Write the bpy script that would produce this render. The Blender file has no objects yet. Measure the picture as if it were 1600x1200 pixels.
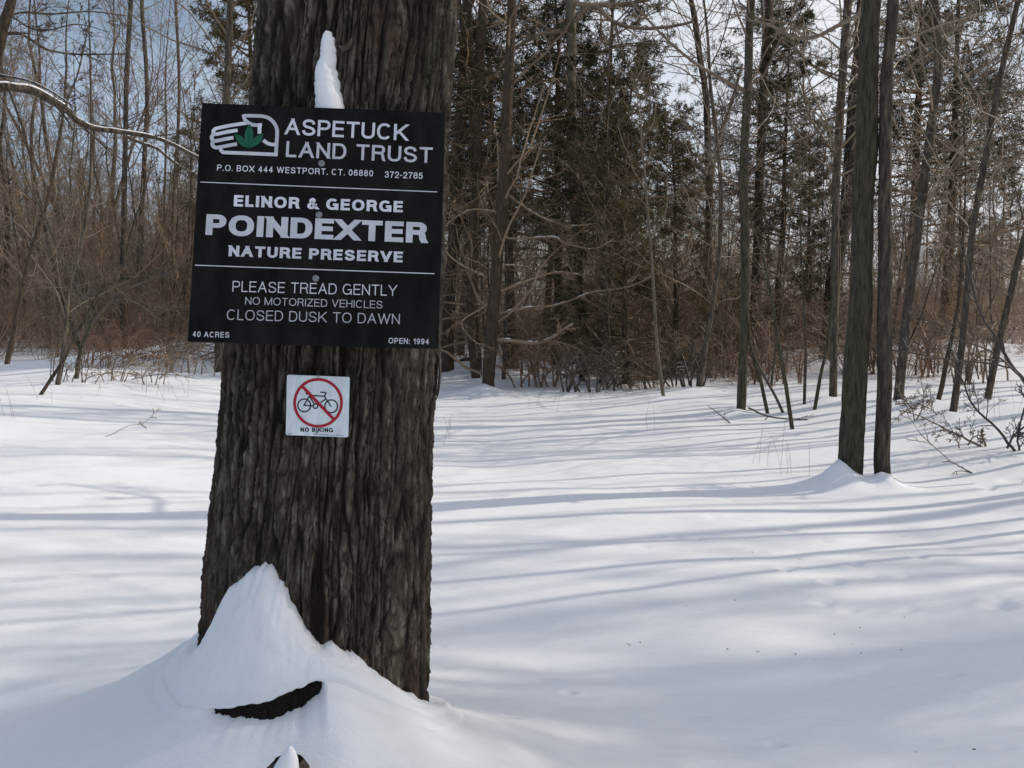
import bpy, math
import numpy as np

# ------------------------------------------------------------------ camera, light, exposure
S = bpy.context.scene
COL = S.collection
F = 1550.0
PITCH = math.atan(135 / F)
CAM = np.array([0, 0, 1.55])
cd = bpy.data.cameras.new('camera'); cam = bpy.data.objects.new('camera', cd); COL.objects.link(cam)
cam.location = CAM; cam.rotation_euler = (math.pi / 2 - PITCH, 0, 0)
cd.sensor_width = 36; cd.lens = 36 * F / 1600; cd.clip_end = 2000; cd.clip_start = 0.05
S.camera = cam

SUN_AZ = math.atan2(0.94, 0.34)      # from +Y towards +X
SUN_EL = math.radians(34)
W = bpy.data.worlds.new('World'); S.world = W; W.use_nodes = True
nt = W.node_tree; nt.nodes.clear()
out = nt.nodes.new('ShaderNodeOutputWorld'); bg = nt.nodes.new('ShaderNodeBackground')
sky = nt.nodes.new('ShaderNodeTexSky'); sky.sky_type = 'NISHITA'; sky.sun_disc = False
sky.sun_elevation = SUN_EL; sky.sun_rotation = SUN_AZ; sky.dust_density = 1.0; sky.air_density = 1.0
# thin high cloud mixed over the clear sky
tcw = nt.nodes.new('ShaderNodeTexCoord'); mpw = nt.nodes.new('ShaderNodeMapping'); mpw.inputs['Scale'].default_value = (1, 1, 3)
nzw = nt.nodes.new('ShaderNodeTexNoise'); nzw.inputs['Scale'].default_value = 2.2; nzw.inputs['Detail'].default_value = 6
rpw = nt.nodes.new('ShaderNodeValToRGB'); rpw.color_ramp.elements[0].position = .26; rpw.color_ramp.elements[1].position = .56
mxw = nt.nodes.new('ShaderNodeMix'); mxw.data_type = 'RGBA'
L_ = nt.links.new
# thin cloud scatters forward: brighter towards the sun, dimmer away from it
dtw = nt.nodes.new('ShaderNodeVectorMath'); dtw.operation = 'DOT_PRODUCT'
dtw.inputs[1].default_value = (math.sin(SUN_AZ) * math.cos(SUN_EL), math.cos(SUN_AZ) * math.cos(SUN_EL), math.sin(SUN_EL))
gew = nt.nodes.new('ShaderNodeNewGeometry'); ngw = nt.nodes.new('ShaderNodeVectorMath'); ngw.operation = 'SCALE'; ngw.inputs['Scale'].default_value = -1
L_(gew.outputs['Incoming'], ngw.inputs[0]); L_(ngw.outputs[0], dtw.inputs[0])
mrw = nt.nodes.new('ShaderNodeMapRange'); mrw.inputs['From Min'].default_value = -.2; mrw.inputs['From Max'].default_value = .75
L_(dtw.outputs['Value'], mrw.inputs['Value'])
tnt = nt.nodes.new('ShaderNodeMix'); tnt.data_type = 'RGBA'; tnt.inputs['A'].default_value = (4.1, 5.7, 8.3, 1); tnt.inputs['B'].default_value = (11.0, 11.1, 11.4, 1)
L_(mrw.outputs[0], tnt.inputs['Factor']); L_(tnt.outputs['Result'], mxw.inputs['B'])
L_(tcw.outputs['Generated'], mpw.inputs['Vector']); L_(mpw.outputs[0], nzw.inputs['Vector']); L_(nzw.outputs['Fac'], rpw.inputs[0])
mlw = nt.nodes.new('ShaderNodeMath'); mlw.operation = 'MULTIPLY'; mr2 = nt.nodes.new('ShaderNodeMapRange'); mr2.inputs['From Min'].default_value = .0; mr2.inputs['From Max'].default_value = .55; mr2.inputs['To Min'].default_value = .6; mr2.inputs['To Max'].default_value = .97
L_(dtw.outputs['Value'], mr2.inputs['Value']); L_(mr2.outputs[0], mlw.inputs[1])
L_(rpw.outputs[0], mlw.inputs[0]); L_(mlw.outputs[0], mxw.inputs['Factor']); L_(sky.outputs[0], mxw.inputs['A'])
L_(mxw.outputs['Result'], bg.inputs['Color']); bg.inputs['Strength'].default_value = .15
L_(bg.outputs[0], out.inputs['Surface'])
sd = bpy.data.lights.new('sun', 'SUN'); sd.energy = 5.0; sd.angle = math.radians(.5); sd.color = (1, .93, .82)
sun = bpy.data.objects.new('sun', sd); COL.objects.link(sun)
from mathutils import Vector
sdir = Vector((math.sin(SUN_AZ) * math.cos(SUN_EL), math.cos(SUN_AZ) * math.cos(SUN_EL), math.sin(SUN_EL)))
sun.rotation_euler = sdir.to_track_quat('Z', 'Y').to_euler()
S.view_settings.view_transform = 'Standard'; S.view_settings.look = 'None'
S.view_settings.exposure = -0.80; S.view_settings.gamma = 1; S.view_settings.use_curve_mapping = False
S.render.engine = 'CYCLES'
S.cycles.use_denoising = True
S.cycles.max_bounces = 6; S.cycles.diffuse_bounces = 3; S.cycles.glossy_bounces = 2; S.cycles.transmission_bounces = 2

# ------------------------------------------------------------------ numeric helpers
fw = np.array([0, math.cos(PITCH), -math.sin(PITCH)]); upv = np.array([0, math.sin(PITCH), math.cos(PITCH)])
def ray(px, py):
    return fw + np.array([1., 0, 0]) * ((px - 800) / F) + upv * ((600 - py) / F)
def at(px, py, Y):
    """world point seen at a photograph pixel, at depth Y"""
    d = ray(px, py); return CAM + d * (Y / d[1])
_tab = np.random.RandomState(7).rand(512, 512)
def vnoise(x, y, px=None, seed=0):
    xi = np.floor(x).astype(int); yi = np.floor(y).astype(int); fx = x - xi; fy = y - yi
    fx = fx * fx * (3 - 2 * fx); fy = fy * fy * (3 - 2 * fy)
    def g(a, b):
        if px: a = a % px
        return _tab[(a + seed * 37) % 512, (b + seed * 91) % 512]
    return (g(xi, yi) * (1 - fx) * (1 - fy) + g(xi + 1, yi) * fx * (1 - fy) + g(xi, yi + 1) * (1 - fx) * fy + g(xi + 1, yi + 1) * fx * fy)
def fbm(x, y, o=4, seed=0):
    s = 0; a = .5
    for i in range(o):
        s = s + a * (vnoise(x, y, None, seed + i) - .5); x = x * 2.03 + 3.1; y = y * 2.03 + 1.7; a *= .5
    return s
def sstep(a, b, x):
    t = np.clip((x - a) / (b - a), 0, 1); return t * t * (3 - 2 * t)

# ------------------------------------------------------------------ object helpers
def mesh_from(name, V, Fq, mat, smooth=True):
    V = np.asarray(V, np.float32); me = bpy.data.meshes.new(name)
    groups = Fq if isinstance(Fq, list) else [Fq]
    groups = [np.asarray(g, np.int32) for g in groups if len(g)]
    me.vertices.add(len(V)); me.vertices.foreach_set('co', V.ravel())
    li = np.concatenate([g.ravel() for g in groups]); n = sum(len(g) for g in groups)
    cnt = np.concatenate([np.full(len(g), g.shape[1], np.int32) for g in groups])
    me.loops.add(len(li)); me.loops.foreach_set('vertex_index', li)
    me.polygons.add(n); st = np.concatenate([[0], np.cumsum(cnt)[:-1]]).astype(np.int32)
    me.polygons.foreach_set('loop_start', st)
    me.polygons.foreach_set('use_smooth', np.full(n, smooth, bool))
    me.update(calc_edges=True); me.validate()
    me.materials.append(mat)
    return me
def link(name, me, parent=None, **kw):
    o = bpy.data.objects.new(name, me); COL.objects.link(o)
    if parent is not None: o.parent = parent
    for k, v in kw.items():
        if v: o[k] = v
    return o
def thing(name, label, cat, loc=(0, 0, 0), rz=0, sc=1, group=None):
    o = bpy.data.objects.new(name, None); COL.objects.link(o)
    o.location = loc; o.rotation_euler = (0, 0, rz); o.scale = (sc, sc, sc); o.empty_display_size = .2
    o['label'] = label; o['category'] = cat
    if group: o['group'] = group
    return o

# ------------------------------------------------------------------ materials
def M(name, base, rough=.9, spec=.2):
    m = bpy.data.materials.new(name); m.use_nodes = True
    b = m.node_tree.nodes['Principled BSDF']; b.inputs['Base Color'].default_value = (*base, 1)
    b.inputs['Roughness'].default_value = rough; b.inputs['Specular IOR Level'].default_value = spec
    return m, m.node_tree, b
def vary(name, c1, c2, scale=(6, 6, 1.5), nscale=3, rough=.9, bump=0, bdist=.01, c3=None, spec=.15, bscale=None):
    m, t, b = M(name, c1, rough, spec); N = t.nodes.new; L = t.links.new
    tc = N('ShaderNodeTexCoord'); mp = N('ShaderNodeMapping'); mp.inputs['Scale'].default_value = scale
    nz = N('ShaderNodeTexNoise'); nz.inputs['Scale'].default_value = nscale; nz.inputs['Detail'].default_value = 5; nz.inputs['Roughness'].default_value = .65
    rp = N('ShaderNodeValToRGB'); e = rp.color_ramp.elements; e[0].position = .32; e[1].position = .68
    e[0].color = (*c1, 1); e[1].color = (*c2, 1)
    if c3: x = e.new(.5); x.color = (*c3, 1)
    L(tc.outputs['Object'], mp.inputs['Vector']); L(mp.outputs[0], nz.inputs['Vector']); L(nz.outputs['Fac'], rp.inputs[0])
    col = rp.outputs[0]
    oi = N('ShaderNodeObjectInfo'); hv = N('ShaderNodeHueSaturation'); mr = N('ShaderNodeMapRange')
    mr.inputs['To Min'].default_value = .78; mr.inputs['To Max'].default_value = 1.25
    L(oi.outputs['Random'], mr.inputs['Value']); L(mr.outputs[0], hv.inputs['Value']); L(col, hv.inputs['Color'])
    L(hv.outputs[0], b.inputs['Base Color'])
    if bump:
        n2 = nz
        if bscale:
            mp2 = N('ShaderNodeMapping'); mp2.inputs['Scale'].default_value = bscale; L(tc.outputs['Object'], mp2.inputs['Vector'])
            n2 = N('ShaderNodeTexNoise'); n2.inputs['Scale'].default_value = 1; n2.inputs['Detail'].default_value = 4; L(mp2.outputs[0], n2.inputs['Vector'])
        bp = N('ShaderNodeBump'); bp.inputs['Strength'].default_value = bump; bp.inputs['Distance'].default_value = bdist
        L(n2.outputs['Fac'], bp.inputs['Height']); L(bp.outputs[0], b.inputs['Normal'])
    return m
MT = {}
MT['bark'] = vary('bark_grey_brown', (.038, .029, .020), (.18, .14, .095), (9, 9, 1.6), 3.5, bump=1, bdist=.03, c3=(.085, .07, .055), bscale=(55, 55, 9))
MT['bark_green'] = vary('bark_mossy', (.028, .024, .016), (.115, .10, .066), (12, 12, 2), 3.5, bump=1, bdist=.03, c3=(.075, .068, .045), bscale=(60, 60, 8))
MT['bark_red'] = vary('bark_reddish', (.038, .028, .020), (.15, .108, .074), (12, 12, 2), 3.5, bump=1, bdist=.03, bscale=(50, 50, 6))
MT['bark_pale'] = vary('bark_pale', (.11, .088, .062), (.22, .178, .13), (6, 6, 2), 2.5, bump=.6, bdist=.01, bscale=(30, 30, 15))
MT['twig'] = vary('twig_grey_brown', (.09, .064, .042), (.29, .21, .14), (1.5, 1.5, 1.5), 1.5, rough=.5, spec=.45)
MT['twig_dark'] = vary('twig_dark', (.035, .026, .02), (.11, .082, .06), (2, 2, 2), 1.5, rough=.5, spec=.45)
MT['twig_tan_lit'] = vary('twig_tan_lit', (.15, .105, .06), (.32, .24, .15), (2, 2, 2), 1.5, rough=.5, spec=.45)  # lighter twig tone paints sunlight onto wood twigs; dry weeds are truly tan
MT['russet'] = vary('twig_russet', (.15, .08, .046), (.32, .19, .105), (1.2, 1.2, 1.2), 1.2, rough=.5, spec=.45)
MT['deadtwig'] = vary('dead_twig', (.12, .076, .046), (.34, .235, .145), (1.2, 1.2, 1.2), 1.2, rough=.5, spec=.45)
MT['needle'] = vary('needle_dark_green', (.018, .024, .011), (.085, .080, .036), (1.5, 1.5, 1.5), 1.5, rough=.7)
MT['needle_brown'] = vary('needle_bronze_green', (.06, .054, .022), (.17, .125, .06), (1.5, 1.5, 1.5), 1.5, rough=.7)

def snow_mat():
    m, t, b = M('snow', (.86, .86, .87), .55, .25); N = t.nodes.new; L = t.links.new
    tc = N('ShaderNodeTexCoord')
    n1 = N('ShaderNodeTexNoise'); n1.inputs['Scale'].default_value = 2.2; n1.inputs['Detail'].default_value = 6; n1.inputs['Roughness'].default_value = .55
    mp = N('ShaderNodeMapping'); mp.inputs['Scale'].default_value = (1, 2.4, 1)
    n2 = N('ShaderNodeTexNoise'); n2.inputs['Scale'].default_value = 190; n2.inputs['Detail'].default_value = 2
    L(tc.outputs['Object'], mp.inputs['Vector']); L(mp.outputs[0], n1.inputs['Vector']); L(tc.outputs['Object'], n2.inputs['Vector'])
    b1 = N('ShaderNodeBump'); b1.inputs['Strength'].default_value = .5; b1.inputs['Distance'].default_value = .035
    b2 = N('ShaderNodeBump'); b2.inputs['Strength'].default_value = .35; b2.inputs['Distance'].default_value = .0025
    n3 = N('ShaderNodeTexNoise'); n3.inputs['Scale'].default_value = 14; n3.inputs['Detail'].default_value = 5; n3.inputs['Roughness'].default_value = .6; L(mp.outputs[0], n3.inputs['Vector'])
    b3 = N('ShaderNodeBump'); b3.inputs['Strength'].default_value = .4; b3.inputs['Distance'].default_value = .010; L(n3.outputs['Fac'], b3.inputs['Height']); L(b1.outputs[0], b3.inputs['Normal'])
    L(n1.outputs['Fac'], b1.inputs['Height']); L(n2.outputs['Fac'], b2.inputs['Height'])
    L(b3.outputs[0], b2.inputs['Normal']); L(b2.outputs[0], b.inputs['Normal'])
    return m
MT['snow'] = snow_mat()
MT['snow_plain'] = M('snow_on_wood', (.86, .86, .87), .6, .2)[0]

def maple_mat():
    m, t, b = M('maple_bark', (.1, .09, .08), .92, .12); N = t.nodes.new; L = t.links.new
    tc = N('ShaderNodeTexCoord'); at_ = N('ShaderNodeAttribute'); at_.attribute_name = 'plate'
    mp = N('ShaderNodeMapping'); mp.inputs['Scale'].default_value = (24, 24, 6); L(tc.outputs['Object'], mp.inputs['Vector'])
    n = N('ShaderNodeTexNoise'); n.inputs['Scale'].default_value = 2; n.inputs['Detail'].default_value = 6; n.inputs['Roughness'].default_value = .7; L(mp.outputs[0], n.inputs['Vector'])
    r1 = N('ShaderNodeValToRGB'); e = r1.color_ramp.elements; e[0].position = .3; e[1].position = .72
    e[0].color = (.034, .029, .022, 1); e[1].color = (.36, .32, .255, 1); x = e.new(.5); x.color = (.125, .105, .08, 1)
    L(n.outputs['Fac'], r1.inputs[0])
    # green algae film
    n2 = N('ShaderNodeTexNoise'); n2.inputs['Scale'].default_value = 2.6; n2.inputs['Detail'].default_value = 5; L(tc.outputs['Object'], n2.inputs['Vector'])
    r2 = N('ShaderNodeValToRGB'); r2.color_ramp.elements[0].position = .5; r2.color_ramp.elements[1].position = .68; L(n2.outputs['Fac'], r2.inputs[0])
    m1 = N('ShaderNodeMix'); m1.data_type = 'RGBA'; m1.inputs['B'].default_value = (.045, .05, .03, 1)
    k = N('ShaderNodeMath'); k.operation = 'MULTIPLY'; k.inputs[1].default_value = .6; L(r2.outputs[0], k.inputs[0])
    L(k.outputs[0], m1.inputs['Factor']); L(r1.outputs[0], m1.inputs['A'])
    # rubbed reddish inner bark
    n3 = N('ShaderNodeTexNoise'); n3.inputs['Scale'].default_value = 3.1; n3.inputs['Detail'].default_value = 5
    mp3 = N('ShaderNodeMapping'); mp3.inputs['Location'].default_value = (3.3, 1.1, .35); mp3.inputs['Scale'].default_value = (2, 2, 1.1); L(tc.outputs['Object'], mp3.inputs['Vector']); L(mp3.outputs[0], n3.inputs['Vector'])
    r3 = N('ShaderNodeValToRGB'); r3.color_ramp.elements[0].position = .54; r3.color_ramp.elements[1].position = .66; L(n3.outputs['Fac'], r3.inputs[0])
    m2 = N('ShaderNodeMix'); m2.data_type = 'RGBA'; m2.inputs['B'].default_value = (.12, .074, .055, 1)
    k3 = N('ShaderNodeMath'); k3.operation = 'MULTIPLY'; k3.inputs[1].default_value = .75; L(r3.outputs[0], k3.inputs[0])
    L(k3.outputs[0], m2.inputs['Factor']); L(m1.outputs['Result'], m2.inputs['A'])
    # corky furrows are browner and darker material than the weathered plates
    m3 = N('ShaderNodeMix'); m3.data_type = 'RGBA'; m3.inputs['A'].default_value = (.022, .017, .014, 1)
    L(at_.outputs['Fac'], m3.inputs['Factor']); L(m2.outputs['Result'], m3.inputs['B']); L(m3.outputs['Result'], b.inputs['Base Color'])
    n4 = N('ShaderNodeTexNoise'); n4.inputs['Scale'].default_value = 1; n4.inputs['Detail'].default_value = 5; n4.inputs['Roughness'].default_value = .7
    mp4 = N('ShaderNodeMapping'); mp4.inputs['Scale'].default_value = (130, 130, 26); L(tc.outputs['Object'], mp4.inputs['Vector']); L(mp4.outputs[0], n4.inputs['Vector'])
    bp = N('ShaderNodeBump'); bp.inputs['Strength'].default_value = 1.0; bp.inputs['Distance'].default_value = .011
    L(n4.outputs['Fac'], bp.inputs['Height']); L(bp.outputs[0], b.inputs['Normal'])
    return m
MT['maple'] = maple_mat()
MT['board'] = vary('board_black', (.0035, .0035, .0038), (.014, .0135, .0125), (5, 5, 1.6), 3, rough=.6, spec=.08)
MT['letter'] = M('letter_white', (.62, .63, .68), .7, .2)[0]
MT['letter'] = vary('letter_white', (.50, .51, .55), (.64, .65, .69), (9, 9, 9), 3, rough=.7)
MT['leaf_green'] = M('leaf_print_green', (.018, .12, .068), .7, .2)[0]
MT['leaf_dark'] = M('leaf_print_rib', (.008, .05, .03), .7, .2)[0]
MT['plate_white'] = vary('plate_white', (.50, .55, .58), (.68, .73, .75), (9, 9, 4), 5, rough=.4, spec=.4)
MT['red'] = M('print_red', (.42, .02, .035), .6, .2)[0]
MT['black'] = M('print_black', (.012, .012, .02), .6, .2)[0]
MT['steel'] = M('galvanised_steel', (.30, .30, .31), .45, .5)[0]; MT['steel'].node_tree.nodes['Principled BSDF'].inputs['Metallic'].default_value = .8

# ------------------------------------------------------------------ terrain
TX, TY = -0.56, 2.80                      # the maple's foot
MOUNDS = []                               # (x, y, height, radius, dx): snow drifted round small trees
PITS = []
def H0(x, y):
    x = np.asarray(x, float); y = np.asarray(y, float)
    h = .05 * np.sin(x * .55 + y * .32 + .4) * sstep(2, 9, y) + .16 * fbm(x * .28 + 5, y * .45 + 2, 3, 3) + .035 * fbm(x * 1.1, y * 1.6, 3, 9)
    h = h + .10 * np.maximum(0, -x - 1.6) * sstep(3, 6, y) * (1 - sstep(5, 12, -x))
    h = h + .055 * np.maximum(0, x - 3.5) * sstep(5, 9, y) * (1 - sstep(8, 18, x))
    h = h + .10 * fbm(x * .55 + 9, y * .8, 3, 21) * sstep(6, 10, y)
    h = h + sstep(16, 70, y) * (.5 + .9 * sstep(4, 30, x)) + .35 * fbm(x * .09, y * .09, 3, 5) * sstep(14, 30, y)
    h = h + 2.5 * sstep(90, 240, np.hypot(x, y)) 
    return h
def H(x, y):
    h = H0(x, y)
    for (mx, my, mh, mr, dx) in MOUNDS:
        d2 = ((x - mx + dx) ** 2 + (y - my + .13) ** 2) / (mr * mr)
        h = h + mh * np.exp(-np.sqrt(d2 + .02) * 1.6) * 1.2
    return h
def ground(px, py, mh=0.0):
    """point of the snow surface seen at a photograph pixel"""
    lo, hi = 1.2, 90.
    Ys = np.linspace(lo, hi, 1500); d = ray(px, py)
    P = CAM[None] + d[None] * (Ys / d[1])[:, None]
    below = P[:, 2] < H0(P[:, 0], P[:, 1]) + mh
    i = int(np.argmax(below)) if below.any() else len(Ys) - 1
    return P[i]

# ------------------------------------------------------------------ tubes and growth (all vectorised)
def tubes(P, R, k):
    """P (N,n,3) R (N,n) -> verts, quads"""
    N, n, _ = P.shape
    if N == 0: return np.zeros((0, 3)), np.zeros((0, 4), int)
    T = np.gradient(P, axis=1); T /= np.linalg.norm(T, axis=2, keepdims=True) + 1e-9
    m = P[:, -1] - P[:, 0]; m /= np.linalg.norm(m, axis=1, keepdims=True) + 1e-9
    ref = np.where(np.abs(m[:, 2:3]) < .7, np.array([[0, 0, 1.]]), np.array([[0, 1., 0]]))
    a = np.cross(T, ref[:, None]); a /= np.linalg.norm(a, axis=2, keepdims=True) + 1e-9
    b = np.cross(T, a)
    th = np.arange(k) * 2 * np.pi / k
    V = P[:, :, None] + R[:, :, None, None] * (a[:, :, None] * np.cos(th)[None, None, :, None] + b[:, :, None] * np.sin(th)[None, None, :, None])
    base = (np.arange(N)[:, None, None] * n + np.arange(n - 1)[None, :, None]) * k
    j = np.arange(k)[None, None]; j2 = (j + 1) % k
    Q = np.stack([base + j, base + j2, base + k + j2, base + k + j], -1).reshape(-1, 4)
    return V.reshape(-1, 3), Q
def join(parts):
    V = []; Q = []; o = 0
    for v, q in parts:
        V.append(v); Q.append(q + o); o += len(v)
    return np.concatenate(V), np.concatenate(Q)
def unit(v): return v / (np.linalg.norm(v, axis=-1, keepdims=True) + 1e-9)
def spawn(P, R, m, s0, s1, ang, ln, n, rs, up=0., wig=.12, rf=.5, taper=.55, absl=None, end=.35):
    N, n0, _ = P.shape
    s = rs.uniform(s0, s1, (N, m)); s.sort(axis=1)
    f = s * (n0 - 1); i = np.minimum(f.astype(int), n0 - 2); t = f - i
    I = np.arange(N)[:, None]
    p = P[I, i] * (1 - t[..., None]) + P[I, i + 1] * t[..., None]; r = R[I, i] * (1 - t) + R[I, i + 1] * t
    tan = unit(P[I, i + 1] - P[I, i])
    L = np.linalg.norm(np.diff(P, axis=1), axis=2).sum(1)[:, None]
    Lc = (absl if absl is not None else L * ln) * (1 - taper * (s - s0) / max(s1 - s0, 1e-6)) * rs.uniform(.6, 1.25, (N, m))
    q = rs.normal(size=(N, m, 3)); q -= (q * tan).sum(-1, keepdims=True) * tan; q = unit(q)
    a = np.radians(ang) * rs.uniform(.7, 1.3, (N, m))[..., None]
    d = np.cos(a) * tan + np.sin(a) * q
    pts = [p]; st = (Lc / (n - 1))[..., None]
    for _ in range(n - 1):
        d = unit(d + rs.normal(size=d.shape) * wig + np.array([0, 0, up])); p = p + d * st; pts.append(p)
    C = np.stack(pts, 2).reshape(N * m, n, 3)
    rc = (r * rf).reshape(-1)[:, None] * np.linspace(1, end, n)[None]
    return C, rc
def resample(pts, rad, n):
    pts = np.asarray(pts, float); rad = np.asarray(rad, float)
    # Catmull-Rom through the given points
    E = np.vstack([2 * pts[0] - pts[1], pts, 2 * pts[-1] - pts[-2]]); out_ = []; ro = []
    for u in np.linspace(0, len(pts) - 1 - 1e-6, n):
        i = int(u); t = u - i; a, b, c, d = E[i:i + 4]
        out_.append(.5 * ((2 * b) + (c - a) * t + (2 * a - 5 * b + 4 * c - d) * t * t + (3 * b - a - 3 * c + d) * t ** 3))
        ro.append(rad[i] * (1 - t) + rad[i + 1] * t)
    return np.array(out_), np.array(ro)
MINR = .0022
def twigs(P, R, rs, m1=6, m2=5, m3=4, ang=48, up=.04, l2=.5, l3=.5, l4=.5, wig=.13, minr=MINR):
    """branches on branches on given primaries -> parts list"""
    parts = [tubes(P, np.maximum(R, minr), 5)]
    A, a = spawn(P, R, m1, .15, .98, ang, l2, 5, rs, up, wig, .55)
    parts.append(tubes(A, np.maximum(a, minr), 3))
    if m2:
        B, b = spawn(A, a, m2, .15, .98, ang, l3, 3, rs, up, wig * 1.2, .55)
        parts.append(tubes(B, np.maximum(b, minr), 3))
        if m3:
            C, c = spawn(B, b, m3, .15, .98, ang, l4, 2, rs, up, wig * 1.3, .55)
            parts.append(tubes(C, np.maximum(c, minr * .9), 3))
    return parts
def snow_caps(P, R, rs, thr=.6, cover=.5):
    """broken ridges of snow lying on branches that run nearly level"""
    n = P.shape[1]; Q, r2 = [], []
    for p, r in zip(P, R):
        pp, rr = resample(p, r, n * 4)
        T = unit(np.gradient(pp, axis=0)); lvl = sstep(thr + .25, thr - .1, np.abs(T[:, 2]))
        nz = vnoise(np.arange(len(pp)) * .45 + rs.rand() * 50, np.full(len(pp), rs.rand() * 50))
        w = lvl * sstep(1 - cover - .12, 1 - cover + .12, nz)
        w[0] = w[-1] = 0
        if w.max() < .2: continue
        Q.append(pp + np.array([0, 0, 1]) * (rr * .80)[:, None]); r2.append(rr * .50 * w + .0003)
    if not Q: return None
    return tubes(np.array(Q), np.array(r2), 6)

# ================================================================== placed trees (pixel paths of the photograph give their true positions)
def path_tree(name, label, path, wb, wt, bark='bark', twig='twig', top=9., seed=0, prim=26, s0=.35, plen=.9, mh=.10, mr=.30, mdx=.10, limbs=(), Y=None, dens=(4, 3, 1), ang=50, group=None, cat='tree', extend=True, foliage=None, sides=12, lean=0.0, brmat=None, rough=0.05):
    rs = np.random.RandomState(seed + 11)
    bx, by = path[0]
    g = ground(bx, by, mh * .7) if Y is None else at(bx, by, Y)
    Yd = g[1]
    if mh: MOUNDS.append((g[0], g[1], mh, mr, mdx))
    pts = [at(x, y, Yd + lean * i) for i, (x, y) in enumerate(path)]
    pts[0] = g
    k = Yd / F / math.cos(PITCH)
    rb, rt = wb / 2 * k, wt / 2 * k
    n = len(pts); rad = list(np.linspace(rb, rt, n))
    low = pts[0] - (pts[1] - pts[0]) / max(1e-6, (pts[1] - pts[0])[2]) * .5
    pts = [low] + pts; rad = [rb * 1.1] + rad
    if extend:
        d = unit(pts[-1] - pts[-2]); d = unit(d + np.array([0, 0, .25])); p = pts[-1]; r = rt; nst = 5
        rem = max(1.0, top - p[2])
        for i in range(nst):
            d = unit(d + rs.normal(size=3) * .05 + np.array([0, 0, .05])); p = p + d * rem / nst; r = rt * (1 - (i + 1) / nst * .85)
            pts.append(p); rad.append(r)
    P, R = resample(pts, rad, 30 if extend else 16)
    wob = 1 + rough * (vnoise(np.arange(len(R)) * .7 + seed, np.zeros(len(R)) + seed) - .5) * 2
    R = R * wob; R[:3] *= np.array([1.25, 1.14, 1.03])
    wv = np.stack([fbm(np.arange(len(P)) * .35 + seed * 3.1, np.zeros(len(P)), 3, seed % 9), fbm(np.arange(len(P)) * .35, np.ones(len(P)) * seed, 3, 4), np.zeros(len(P))], -1)
    P = P + (wv - wv[:1]) * min(.10, rb * 1.1)
    root = thing(name, label, cat, g, group=group)
    V, Q = tubes(P[None], R[None], sides)
    # bark relief on the thicker trunks
    if rb > .06:
        P2, R2 = resample(P, R, 150); V, Q = tubes(P2[None], R2[None], 44)
        th = np.tile(np.arange(44) / 44 * 22, 150); zz = np.repeat(P2[:, 2], 44)
        nrm = unit(V - np.repeat(P2, 44, 0))
        V = V + nrm * (np.repeat(R2, 44)[:, None] * (-.11 * sstep(.28, 0, np.abs(vnoise(th + 1.2 * vnoise(th * .5, zz * 3, 11), zz * 4.5, 22, seed) * 2 - 1)) + .05 * (vnoise(th * 2, zz * 16, 44, 3) - .5))[:, None])
    link('trunk', mesh_from('trunk', V - g, Q, MT[bark]), root)
    parts = []; snow = []
    Yk = k
    if prim:
        A, a = spawn(P[None], R[None], prim, s0, .99, ang, 0, 9, rs, .06, .17, .26, absl=plen * 2.0, taper=.6)
        parts += twigs(A, np.maximum(a, .0034), rs, *dens, ang=50, wig=.17)
    for lb in limbs:
        lp, w0, w1 = lb[0], lb[1], lb[2]; sn = lb[3] if len(lb) > 3 else 0; dy = lb[4] if len(lb) > 4 else 0
        q = np.array([at(x, y, Yd + dy * j / max(1, len(lp) - 1)) for j, (x, y) in enumerate(lp)])
        LP, LR = resample(q, np.linspace(w0, w1, len(q)) / 2 * k, 14)
        parts.append(tubes(LP[None], LR[None], 8))
        tw = lb[5] if len(lb) > 5 else 8
        if tw:
            B, b = spawn(LP[None], LR[None], tw, .3, .98, 50, .35, 6, rs, .03, .14, .5)
            parts += twigs(B, np.maximum(b, .004), rs, 5, 4, 2)
        if sn: snow.append(snow_caps(LP[None], LR[None], rs, .75, sn))
    if parts:
        V, Q = join(parts); link('branches', mesh_from('branches', V - g, Q, MT[brmat or twig]), root)
    snow = [s_ for s_ in snow if s_ is not None]
    if snow:
        V, Q = join(snow); link('snow_cap', mesh_from('snow_cap', V - g, Q, MT['snow_plain']), root, kind='stuff')
    if foliage: foliage(root, P - g, R, rs)
    return root

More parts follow.
